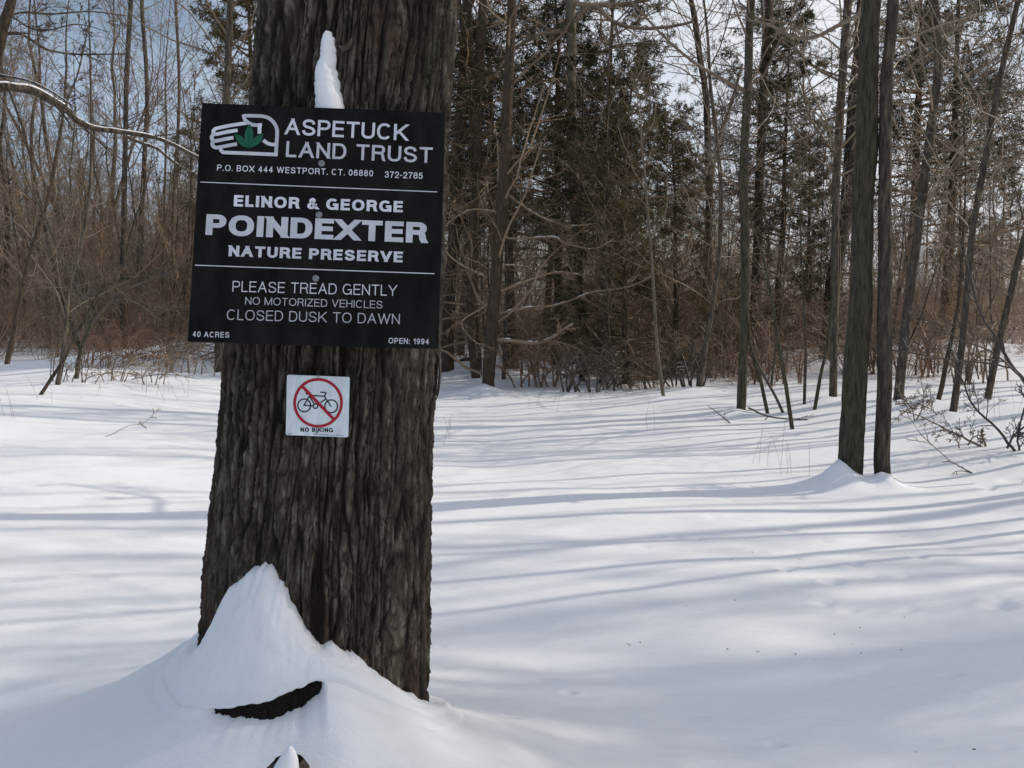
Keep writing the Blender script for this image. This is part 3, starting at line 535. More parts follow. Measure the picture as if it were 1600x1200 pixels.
for i, (x, y, m_, s_, l_, n_) in enumerate([(165, 575, 'russet', 71, 'low russet bramble mass trailing into the shade left of the board', 30), (235, 572, 'russet', 72, 'russet bramble spreading toward the board on the left', 24), (120, 598, 'twig', 73, 'sparse grey twigs on the shaded snow at the slanting sapling', 12), (215, 600, 'twig', 74, 'sparse arching grey stems on the shaded snow below the russet bramble', 14), (290, 585, 'twig', 75, 'fine grey twigs on the snow just left of the maple', 12)]):
    pp = []; r2 = np.random.RandomState(s_)
    for k in range(n_):
        x0 = x + r2.uniform(-45, 45); dx = r2.uniform(-20, 60); hh = r2.uniform(15, 60)
        pp.append(([(x0, y + r2.uniform(-10, 6)), (x0 + dx * .3, y - hh * .7), (x0 + dx, y - hh), (x0 + dx * 1.8, y - hh * .75)], 1.8, .8, r2.uniform(-.5, 1)))
    brush('bramble', l_, (x, y), pp, m_, s_, 6, dens=(4, 2, 0) if n_ > 15 else (3, 0, 0))
brush('dead_stem', 'thin bent pale stem lying on the sunny snow at the left', (163, 683), [([(163, 683), (180, 676), (202, 665), (225, 662)], 1.0, .5, .1), ([(215, 664), (232, 655), (250, 636)], .9, .4, .1)], 'twig_tan_lit', 76, 3, dens=(2, 0, 0), cat='weed')
#@W
# dry weeds standing in the field
rs = np.random.RandomState(80)
for i, (x, y, n_, w_, h_, l_) in enumerate([(1215, 738, 8, 30, 80, 'loose tuft of thin dry weeds standing in front of the thick trunk'), (1262, 640, 5, 20, 50, 'few dry stems by the wiggly whip'), (703, 690, 4, 20, 40, 'few dry weed stems beside the right flank of the maple'), (1014, 675, 3, 8, 48, 'single pair of dry stems alone in the middle of the field'), (240, 620, 12, 80, 45, 'thin dry weeds scattered in the sunny snow left of the maple'), (30, 640, 6, 40, 50, 'dry weed stems near the left edge of the field'), (1560, 650, 10, 60, 90, 'reddish upright weed stems between the right-hand shrubs'), (1430, 600, 12, 50, 60, 'fine reddish stems behind the bowed trunk'), (880, 640, 6, 60, 35, 'faint dry grass stems in front of the bramble')]):
    g = ground(x, y); k = g[1] / F; q = []; r_ = []
    for j in range(n_):
        gx = g[0] + rs.uniform(-1, 1) * w_ * k; gy = g[1] + rs.uniform(-.5, .8); gz = float(H(np.array([gx]), np.array([gy]))[0]); hh = h_ * k * rs.uniform(.5, 1.1); le = rs.uniform(-.25, .25, 2)
        s = np.linspace(0, 1, 6)[:, None]; q.append(np.array([gx, gy, gz - .05]) + s * np.array([le[0] * hh, le[1] * hh, hh + .05]) + (s ** 2) * np.array([le[0], 0, -.1]) * hh * .6); r_.append(np.linspace(.0016, .0009, 6))
    q = np.array(q); r_ = np.array(r_); pr = [tubes(q, r_, 4)]; A, a = spawn(q, r_, 3, .4, .95, 30, .25, 4, rs, 0, .1, .7); pr.append(tubes(A, a, 3))
    V, Q = join(pr); link('dry_weeds', mesh_from('dry_weeds', V - g, Q, MT['russet' if 'reddish' in l_ else 'twig_tan_lit']), label=l_, category='weeds').location = g

# ---------------- evergreens
def col(px, Y): return at(px, 500, Y)[0]
EV = [(HEM, 0, 742, 20, .95, 'dark hemlock crown just right of the board, with bare lower limbs'), (HEM, 1, 800, 21, 1.0, 'dark hemlock crown behind the stout trunk in the middle left of the wood'), (HEM, 0, 868, 22, .85, 'dark hemlock crown left of the pale grey boughs'), (HEM, 1, 945, 24, 1.05, 'dark hemlock crown right of the pale grey boughs'), (CEDAR, 0, 985, 17.5, .95, 'bronze-green bushy cedar in the middle of the thicket'), (CEDAR, 0, 1050, 19, .85, 'smaller bronze cedar right of the bushy one'), (CEDAR, 1, 905, 18.5, .8, 'low dark cedar behind the straight pole tree'),
      (CEDAR, 1, 1222, 20, .95, 'cone-shaped dark cedar between the slim trunk and the vine-wrapped stem'), (CEDAR, 0, 1262, 27, .95, 'bronze cedar far behind the vine-wrapped stem'), (HEM, 1, 1475, 25, 1.15, 'dark evergreen crown high behind the bowed trunk'), (HEM, 0, 1425, 28, 1.2, 'tall evergreen behind the thick pair'), (CEDAR, 1, 1495, 30, .8, 'low dark evergreen behind the long leaning tree'), (CEDAR, 1, 1560, 40, .95, 'distant evergreen near the right edge'), (CEDAR, 0, 390, 18, 1.3, 'brownish evergreen showing left of the maple above the board'), (HEM, 1, 690, 26, 1.0, 'deep green evergreen seen past the right flank of the maple'), (HEM, 0, 1180, 34, 1.2, 'far evergreen behind the straight slim tree')]
for i, (fam, k, px, Y, sc, lb) in enumerate(EV): plant('evergreen_tree', fam[k], lb, 'tree', col(px, Y), Y, i * 1.9, sc)

# ================================================================== the big maple
HZ = 465
def edge_tab():
    # silhouette of the trunk: pixel row, centre column, half width
    T = [(-400, 592, 150), (0, 563.5, 150), (160, 549, 151), (540, 521, 165), (700, 510, 167), (850, 500, 174), (1000, 494, 177), (1090, 489, 180), (1250, 480, 200)]
    z, cx, r = [], [], []
    for py, c, w in T:
        p = at(c, py, 2.80); z.append(p[2]); cx.append(p[0]); r.append(w / F * 2.80 * .985)
    o = np.argsort(z); return np.array(z)[o], np.array(cx)[o], np.array(r)[o]
TZ, TC, TR_ = edge_tab()
def trunk_c(z):
    zc = np.clip(z, TZ[0], TZ[-1]); return np.interp(zc, TZ, TC) + np.where(z > TZ[-1], (z - TZ[-1]) * .055, 0)
def trunk_r(z): return np.interp(z, TZ, TR_) * np.where(z > 3.2, np.clip(1 - (z - 3.2) * .06, .3, 1), 1)
maple = thing('maple_tree', 'massive furrowed maple trunk in the foreground that carries the two nailed signs', 'tree', (TX, TY, 0))
MOUNDS_BASE = []
zrows = np.concatenate([np.linspace(-.1, .35, 20), np.linspace(.36, 2.6, 520), np.linspace(2.65, 9, 30)])
th = np.concatenate([np.linspace(-np.pi - .15, .15, 370, endpoint=False), np.linspace(.15, np.pi - .15, 30, endpoint=False)])
TH, ZZ = np.meshgrid(th, zrows)
def bark_disp(TH, ZZ, r=.31):
    K = 126
    u = (TH / (2 * np.pi) + .5) * K
    w1 = vnoise(u * .25, ZZ * 1.7, K // 4, 1) - .5; w2 = vnoise(u * .5, ZZ * 5.5, K // 2, 2) - .5; w3 = vnoise(u, ZZ * 19, K, 5) - .5
    wu = u + 1.9 * w1 + .9 * w2 + .4 * w3
    # long braided ridges: distance to the nearest furrow line
    n1 = np.abs(vnoise(wu, ZZ * 3.7, K, 3) * 2 - 1); n1b = np.abs(vnoise(wu * .5 + 7, ZZ * 4.2, K // 2, 9) * 2 - 1)
    f1 = sstep(.02, .30, n1) * (.35 + .65 * sstep(.0, .2, n1b))
    n2 = np.abs(vnoise(wu * 2 + .5, ZZ * 15, K * 2, 6) * 2 - 1); f2 = sstep(0, .3, n2)
    # plates break across with ragged horizontal cracks, each at its own height
    cell = np.floor(wu); zc_ = ZZ * 17 + _tab[(cell.astype(int) * 7) % 512, 3] * 9 + 1.2 * vnoise(wu * 2, ZZ * 30, K * 2, 12)
    cr = sstep(.0, .16, np.abs((zc_ % 1.) - .5) ) ; lev = _tab[(np.floor(zc_ + .5).astype(int) * 13) % 512, (cell.astype(int) * 5) % 512] - .5
    n3 = vnoise(wu * 4, ZZ * 55, K * 4, 8) - .5; n4 = vnoise(u * 7, ZZ * 120, K * 7, 10) - .5
    big = vnoise(u * .25, ZZ * 1.1, K // 4, 15) - .5
    amp = .55 + .9 * vnoise(u / 6, ZZ * .9, K // 6, 22)
    d = (-.0092 * (1 - f1) - .0050 * (1 - f2) - .0040 * (1 - cr) * f1 + .0060 * lev * f1) * amp + .0068 * n3 + .004 * n4 + .009 * big
    plate = f1 * (.45 + .55 * f2) * (.8 + .2 * cr) * (.85 + .5 * lev)
    return d, np.clip(plate, 0, 1)
D, PL = bark_disp(TH, ZZ)
# the seam above the board where snow lodges, and broad flutes towards the foot
flute = .02 * np.cos(TH * 5 + 1.0) * sstep(1.3, .3, ZZ) + .016 * np.cos(TH * 3 + .4 + .3 * ZZ)
RR = trunk_r(ZZ) + D + flute * .6
CX = trunk_c(ZZ) + .02 * np.sin(ZZ * .9) * (ZZ > 3)
VX = CX + RR * np.cos(TH); VY = TY + RR * np.sin(TH)
V = np.stack([VX - TX, VY - TY, ZZ], -1).reshape(-1, 3)
nr, nc = TH.shape
ii, jj = np.meshgrid(np.arange(nr - 1), np.arange(nc), indexing='ij'); j2 = (jj + 1) % nc
Q = np.stack([ii * nc + jj, ii * nc + j2, (ii + 1) * nc + j2, (ii + 1) * nc + jj], -1).reshape(-1, 4)
me = mesh_from('trunk', V, Q, MT['maple'])
a_ = me.attributes.new('plate', 'FLOAT', 'POINT'); a_.data.foreach_set('value', PL.astype(np.float32).ravel())
link('trunk', me, maple)
def trunk_surface(px, py):
    """point where the pixel's ray meets the smooth trunk (front), with outward normal"""
    d = ray(px, py); Y = np.linspace(2.2, 2.82, 700); P = CAM[None] + d[None] * (Y / d[1])[:, None]
    ins = np.hypot(P[:, 0] - trunk_c(P[:, 2]), P[:, 1] - TY) < trunk_r(P[:, 2]) 
    i = int(np.argmax(ins)) if ins.any() else len(Y) - 1
    p = P[i]; n = np.array([p[0] - trunk_c(p[2]), p[1] - TY, 0]); return p, unit(n)
# crown high above the picture: it throws the soft shade
rs = np.random.RandomState(41)
zt = np.linspace(2.5, 9, 12); tp = np.stack([trunk_c(zt) , np.full(12, TY), zt], -1); tr = trunk_r(zt) * .8
A, a = spawn(tp[None], tr[None], 10, .2, 1, 55, 0, 10, rs, .03, .12, .45, absl=5.2, taper=.4)
V, Q = join(twigs(A, a * .8, rs, 8, 5, 4, ang=45, minr=.003)); link('branches', mesh_from('branches', V - np.array([TX, TY, 0]), Q, MT['twig']), maple)
# dark bark of a buried root showing in the hollow of the drift
def lens_patch(pixtop, pixbot, off, n=60, m=9, bulge=.02):
    """surface between two pixel polylines standing 'off' in front of the trunk"""
    tpt, _ = resample(np.array([list(p) + [0] for p in pixtop]), np.zeros(len(pixtop)), n); bpt, _ = resample(np.array([list(p) + [0] for p in pixbot]), np.zeros(len(pixbot)), n)
    V = []
    for i in range(n):
        for j in range(m):
            s = j / (m - 1); x, y = (tpt[i] * (1 - s) + bpt[i] * s)[:2]
            p, nrm = trunk_surface(x, y)
            o = off[0] * (1 - s) + off[1] * s + bulge * math.sin(math.pi * s) * math.sin(math.pi * i / (n - 1)) ** .5
            V.append((p, nrm, o))
    return V
# ------------------------------------------------------------------ snow round the maple
def tab(phi, T, sm=6):
    T = sorted(T); x = np.array([t[0] for t in T], float); y = np.array([t[1] for t in T], float)
    x = np.concatenate([x - 360, x, x + 360]); y = np.concatenate([y, y, y])
    o = 0; ws = 0
    for k in np.linspace(-2, 2, 9) * sm:
        w_ = math.exp(-(k / (sm + 1e-6)) ** 2); o = o + w_ * np.interp(phi + k, x, y); ws += w_
    return o / ws
# contact line px -> phi, height
CL = []
for px, py in [(317, 1012), (326, 1003), (338, 985), (348, 955), (360, 925), (372, 903), (385, 896), (394, 884), (404, 886), (414, 871), (424, 884), (436, 898), (443, 912), (452, 930), (462, 950), (478, 980), (497, 1006), (515, 1003), (530, 1010), (560, 1027), (590, 1052), (620, 1074), (650, 1093), (666, 1103)]:
    p, n = trunk_surface(px, py); CL.append((math.degrees(math.atan2(n[0], -n[1])), p[2]))
CL = [c for c in CL if abs(c[0]) < 100]
ZC = [(-110, .585), (-140, .50), (180, .36), (130, .33)] + [c for c in CL]
ZM = [(-110, .55), (-90, .50), (-60, .52), (-40, .525), (-18, .548), (0, .583), (12, .612), (20, .596), (37, .52), (60, .42), (90, .355), (130, .27), (180, .28), (-140, .42)]
LM = [(-90, 1.55), (-50, 1.6), (0, 1.5), (45, 1.2), (90, 1.0), (180, 1.0), (-140, 1.3)]
def ring_angles():
    a = np.concatenate([np.linspace(-115, 62, 320, endpoint=False), np.linspace(62, 135, 300, endpoint=False), np.linspace(135, 245, 190, endpoint=False)]); return a
PH = ring_angles()                                   # degrees: 0 towards the camera, +90 to the right, 180 away
pr_ = np.radians(PH); DX = np.sin(pr_); DY = -np.cos(pr_)
zc = tab(PH, ZC, .8) + .011 * fbm(PH * .45, PH * 0, 5, 2) * 2; zcs = tab(PH, ZC, 7); zm = np.minimum(tab(PH, ZM, 4), zcs - .012); L = tab(PH, LM, 20)
slit = sstep(-32, -14, PH) * sstep(14.5, 11.5, PH)           # where the hollow opens
slit_h = slit * (.008 + .027 * sstep(-22, 2, PH)) * (1 - .35 * sstep(6, 14, PH)) * (1 + .35 * fbm(PH * .16, PH * 0 + 3, 2, 7))
zm = zm + .012 * fbm(PH * .3, PH * 0 + 8, 3, 4) * slit
rings = []
def R_at(z): return trunk_r(z)
def push(off, z):
    r = R_at(z) + off; cx = trunk_c(z); rings.append(np.stack([cx + r * DX, TY + r * DY, z], -1))
wedge = np.clip((zcs - zm) / .25, 0, 1)
nzf = lambda k, s: fbm(PH * .11 + k * .8, PH * 0 + k * .5, 4, s)
thick = .055 + .06 * wedge
for k, t in enumerate(np.linspace(0, 1, 26)):
    zb = zc + (zcs - zc) * sstep(.05, .6, t); z = zb + (zm + .015 - zb) * (t ** 1.15); off = -.03 + .037 * sstep(0, .08, t) + thick * (t ** .8) + (.035 * fbm(PH * .07 + 3, PH * 0 + t * 2.5, 3, 4) + .010 * fbm(PH * .3, PH * 0 + t * 9, 3, 6) + .012 * fbm(PH * .55, PH * 0 + t * 14, 4, 16)) * sstep(.05, .4, t) * (1 - .8 * t)
    push(off, z)
o1 = -.03 + .037 + thick + .01
push(o1 + .006, zm - .002); push(o1 + .004, zm - .010)
push(o1 - .012 * slit + .012 * (1 - slit), zm - .012 - .10 * slit_h)
push(o1 - .05 * slit + .018 * (1 - slit), zm - .016 - .3 * slit_h)
push(o1 - .05 * slit + .026 * (1 - slit), zm - .022 - .9 * slit_h)
push(o1 + .0 * slit + .034 * (1 - slit), zm - .028 - 1.15 * slit_h)
push(o1 + .035, zm - .032 - 1.15 * slit_h); push(o1 + .05, zm - .036 - 1.2 * slit_h)
def smo(v, k=9):
    e = np.concatenate([v[-40:], v, v[:40]]); g_ = np.exp(-(np.arange(-30, 31) / k) ** 2); return np.convolve(e, g_ / g_.sum(), 'same')[40:-40]
z1 = zm - .036 - 1.2 * slit_h; z1s = smo(z1, 14); r1 = R_at(z1) + o1 + .05; cx1 = trunk_c(z1)
t = .012
base1 = None
while True:
    r = r1 + t
    if t > 420: break
    x = cx1 + (TX - cx1) * sstep(0, .8, t) + r * DX; y = TY + r * DY
    g = np.clip(1 - t / L, 0, 1); hm = (z1s + (z1 - z1s) * (1 - sstep(0, .07, t))) * (g ** 1.7)
    lump = (.05 * fbm(x * 3, y * 3, 4, 14) * sstep(.03, .3, t) + .012 * fbm(x * 9, y * 9, 2, 17) * sstep(.0, .2, t)) * (g > 0) * g ** .3
    w = sstep(.0, 1.0, t / L)
    z = hm + lump + H(x, y) * w
    for (qx, qy, qd, qr) in PITS if False else []:
        pass
    rings.append(np.stack([x, y, z], -1)); base1 = True
    t += max(.012, min((t + .35) * .0175, (.055 if t > .5 else .03) if t < 6 else 99))
    if t > 60: t *= 1.06
G = np.stack(rings)                                   # (rings, angles, 3)
# small paw prints and fallen-clump pits pressed into the crust
PITPX = [(890, 1091, .035, .05), (798, 1180, .03, .04), (1060, 838, .02, .05), (1086, 843, .02, .04), (1237, 829, .02, .05), (1288, 846, .02, .05), (1227, 889, .025, .05), (1298, 910, .03, .06), (1287, 943, .025, .05),
         (1340, 883, .025, .05), (1365, 899, .02, .04), (1437, 870, .02, .05), (1412, 903, .02, .04), (1562, 948, .04, .07), (1560, 937, .02, .05), (1487, 1055, .03, .05), (1518, 1076, .02, .04), (1568, 1168, .025, .05),
         (689, 1010, .02, .04), (805, 821, .015, .04), (1116, 808, .02, .05), (735, 1058, .015, .03), (1143, 783, .015, .05), (300, 840, .015, .05), (185, 865, .02, .05), (1210, 1165, .03, .05), (1180, 861, .015, .04), (1590, 752, .05, .09), (1545, 762, .03, .07),
         (1005, 853, .015, .05), (960, 826, .015, .05), (905, 812, .012, .05), (1330, 955, .015, .04), (1418, 955, .02, .04), (700, 905, .012, .04)]
for px, py, dp, rr in PITPX:
    Ys = np.linspace(1.5, 20, 2500); d = ray(px, py); P = CAM[None] + d[None] * (Ys / d[1])[:, None]
    ix = int(np.argmax(P[:, 2] < H0(P[:, 0], P[:, 1]))); q = P[ix]
    far_ = px > 1000 and py < 1000; rr = rr * (.75 if far_ else .45); dp = dp * (.95 if far_ else .45)
    d2 = ((G[..., 0] - q[0]) / (rr * 1.25)) ** 2 + ((G[..., 1] - q[1]) / rr) ** 2
    G[..., 2] -= np.where(d2 < 9, dp * 1.2 * np.exp(-d2 ** 1.5), 0) - np.where(d2 < 16, dp * .22 * np.exp(-(np.sqrt(d2) - 1.6) ** 2 * 3), 0)
nr, nc = G.shape[:2]
ii, jj = np.meshgrid(np.arange(nr - 1), np.arange(nc), indexing='ij'); j2 = (jj + 1) % nc
Q = np.stack([ii * nc + jj, (ii + 1) * nc + jj, (ii + 1) * nc + j2, ii * nc + j2], -1).reshape(-1, 4)
link('snow_ground', mesh_from('snow_ground', G.reshape(-1, 3), Q, MT['snow']), kind='structure')

# bits of bark, bud scales and twig ends strewn on the crust
rs = np.random.RandomState(77); n = 260; ax = np.abs(rs.normal(size=n)) * 1.6 + .1; an = rs.uniform(-.6, 2.6, n); cx_ = TX + np.sin(an) * (ax + .9); cy_ = TY - np.cos(an) * (ax + .9)
q = np.stack([cx_, cy_, H(cx_, cy_)], -1); ok = np.hypot(cx_ - TX, cy_ - TY) > 1.75; q = q[ok]; n = len(q)
dd_ = unit(rs.normal(size=(n, 3)) * np.array([1, 1, .15])) * (rs.uniform(.002, .011, n) * (rs.rand(n) ** 1.5 + .35))[:, None]
P_ = np.stack([q - dd_, q + dd_], 1); P_[:, :, 2] += .002; V, Q = tubes(P_, np.stack([rs.uniform(.0008, .002, n)] * 2, 1), 4)
link('bark_crumbs', mesh_from('bark_crumbs', V, Q, MT['twig_dark']), kind='stuff', label='dark crumbs of bark and bud scales strewn over the snow near the maple', category='litter')
# root bark inside the hollow
k0 = np.where((PH > -27) & (PH < 17))[0]; rows = []
for s in np.linspace(0, 1, 26):
    z = (zm - .002) * (1 - s) + (zm - .045 - 1.25 * slit_h) * s
    r = R_at(z) + o1 - .020 + .012 * math.sin(math.pi * s)
    tt = PH[k0] * 1.0
    dd = .006 * (sstep(0, .4, np.abs(vnoise(tt * .8, np.full_like(tt, s * 1.5), None, 3) * 2 - 1)) - 1) + .005 * (vnoise(tt * 2.2, np.full_like(tt, s * 4), None, 5) - .5)
    rr_ = r[k0] + dd
    rows.append(np.stack([trunk_c(z[k0]) + rr_ * DX[k0] - TX, rr_ * DY[k0], z[k0]], -1))
V = np.array(rows); n1_, n2_ = V.shape[:2]; a1, b1 = np.meshgrid(np.arange(n1_ - 1), np.arange(n2_ - 1), indexing='ij')
Q = np.stack([a1 * n2_ + b1, (a1 + 1) * n2_ + b1, (a1 + 1) * n2_ + b1 + 1, a1 * n2_ + b1 + 1], -1).reshape(-1, 4)
link('root', mesh_from('root', V.reshape(-1, 3), Q, MT['maple']), maple)

# snow lodged in the seam of the trunk above the board: (row, left, right)
SE = [(47, 505, 515), (53, 500, 520), (58, 499, 522), (72, 497, 524), (88, 496, 525), (104, 491, 525), (122, 488, 529), (140, 489, 533), (158, 489, 538), (176, 489, 541)]
rows = []; yy = np.linspace(48, 176, 70)
for y in yy:
    l = np.interp(y, [e[0] for e in SE], [e[1] for e in SE]) + 4.5 * fbm(np.array([y * .16]), np.array([1.]), 4, 2)[0]; r = np.interp(y, [e[0] for e in SE], [e[2] for e in SE]) + 4.5 * fbm(np.array([y * .15]), np.array([7.]), 4, 5)[0]
    row = []
    for s in np.linspace(0, 1, 17):
        p, n = trunk_surface(l + (r - l) * s, y); b = math.sin(math.pi * s) ** .55
        row.append(p + n * (-.022 + (.022 + .030 * sstep(40, 120, y)) * b + .006 * b * fbm(np.array([y * .06]), np.array([s * 3.]), 3, 8)[0]) - np.array([TX, TY, 0]) * 0)
    rows.append(row)
V = np.array(rows); n1_, n2_ = V.shape[:2]; a1, b1 = np.meshgrid(np.arange(n1_ - 1), np.arange(n2_ - 1), indexing='ij')
Q = np.stack([a1 * n2_ + b1, (a1 + 1) * n2_ + b1, (a1 + 1) * n2_ + b1 + 1, a1 * n2_ + b1 + 1], -1).reshape(-1, 4)
link('snow_streak', mesh_from('snow_streak', V.reshape(-1, 3), Q, MT['snow']), label='narrow white snow streak packed into the bark seam just above the black board', category='snow')

# loose strip of bark curling off the right flank below the board
st = []; 
for i, (px, py, w) in enumerate([(680, 545, 3), (686, 560, 6), (687.5, 580, 9), (686, 600, 10), (684, 615, 7), (681.5, 625, 2)]):
    p = at(px, py, 2.74); st.append((p, w / F * 2.75))
P_, R_ = resample(np.array([s[0] for s in st]), np.array([s[1] for s in st]), 24)
V, Q = tubes(P_[None], R_[None] * .5, 8); c = np.repeat(P_, 8, 0); V = c + (V - c) * np.array([.45, 1.6, 1]); V = V - np.array([TX, TY, 0])
me = mesh_from('bark_strip', V, Q, MT['maple']); a_ = me.attributes.new('plate', 'FLOAT', 'POINT'); a_.data.foreach_set('value', np.full(len(V), .8, np.float32)); link('bark_strip', me, maple)
# pale broken stub / callus beside the snow streak
st = [(at(530, 72, 2.49), .004), (at(538, 76, 2.475), .010), (at(545, 70, 2.478), .007), (at(549, 60, 2.49), .002)]
P_, R_ = resample(np.array([s[0] for s in st]), np.array([s[1] for s in st]) * .7, 14); V, Q = tubes(P_[None], R_[None], 7)
link('branch_stub', mesh_from('branch_stub', V - np.array([TX, TY, 0]), Q, MT['bark']), maple)

# ================================================================== signs
from mathutils import Matrix, Euler

def _arc(cx, cy, rx, ry, a0, a1, n=12):
    t = np.radians(np.linspace(a0, a1, n)); e = .88
    c, s_ = np.cos(t), np.sin(t)
    return [(cx + rx * math.copysign(abs(k) ** e, k), cy + ry * math.copysign(abs(l) ** e, l)) for k, l in zip(c, s_)]
def _sp(pts, n=30):
    q, _ = resample(np.array([list(p) + [0] for p in pts]), np.zeros(len(pts)), n); return [(p[0], p[1]) for p in q]
def _ribbon(q, wx, wy, e0, e1):
    closed = np.allclose(q[0], q[-1]) and len(q) > 4
    sg = unit(np.diff(q, axis=0)); T = np.vstack([sg[:1], unit(sg[:-1] + sg[1:]), sg[-1:]])
    if closed: T[0] = T[-1] = unit(sg[0] + sg[-1])
    cm = np.ones(len(q)); cm[1:-1] = np.clip((sg[:-1] * T[1:-1]).sum(1), .6, 1)
    N_ = np.stack([-T[:, 1], T[:, 0]], -1) / cm[:, None]; N_ = N_ * np.array([wx / 2, wy / 2])
    # diagonals keep a middle weight
    A, Bq = q + N_, q - N_
    for e, i, dr in ((e0, 0, -sg[0]), (e1, len(q) - 1, sg[-1])):
        if e == 'e':                                             # run on to the edge of the capital's box
            for arr in (A, Bq):
                if abs(dr[1]) > .45:
                    lim = 1. if dr[1] > 0 else 0.; base = arr[i]
                    arr[i] = base + dr * ((lim - base[1]) / dr[1])
                else: arr[i] = arr[i] + dr * wx / 2
        elif e == 'd':
            for arr in (A, Bq): arr[i] = arr[i] + dr * (wx / 2 if abs(dr[0]) > .5 else wy / 2)
    return np.vstack([A, Bq])
_O = [(_arc(.5, .5, .5, .5, 90, 450, 41), 'b', 'b')]; _bowl = lambda y0, y1, x=1.: [(0, y1), (.55, y1)] + _arc(.58, (y0 + y1) / 2, x - .58, (y1 - y0) / 2, 80, -80, 11) + [(.55, y0), (0, y0)]
_six = _sp([(.93, .78), (.78, .96), (.5, 1), (.15, .86), (0, .45), (.1, .12), (.5, 0), (.9, .1), (1, .32), (.9, .54), (.52, .64), (.14, .54), (.02, .38)], 44)
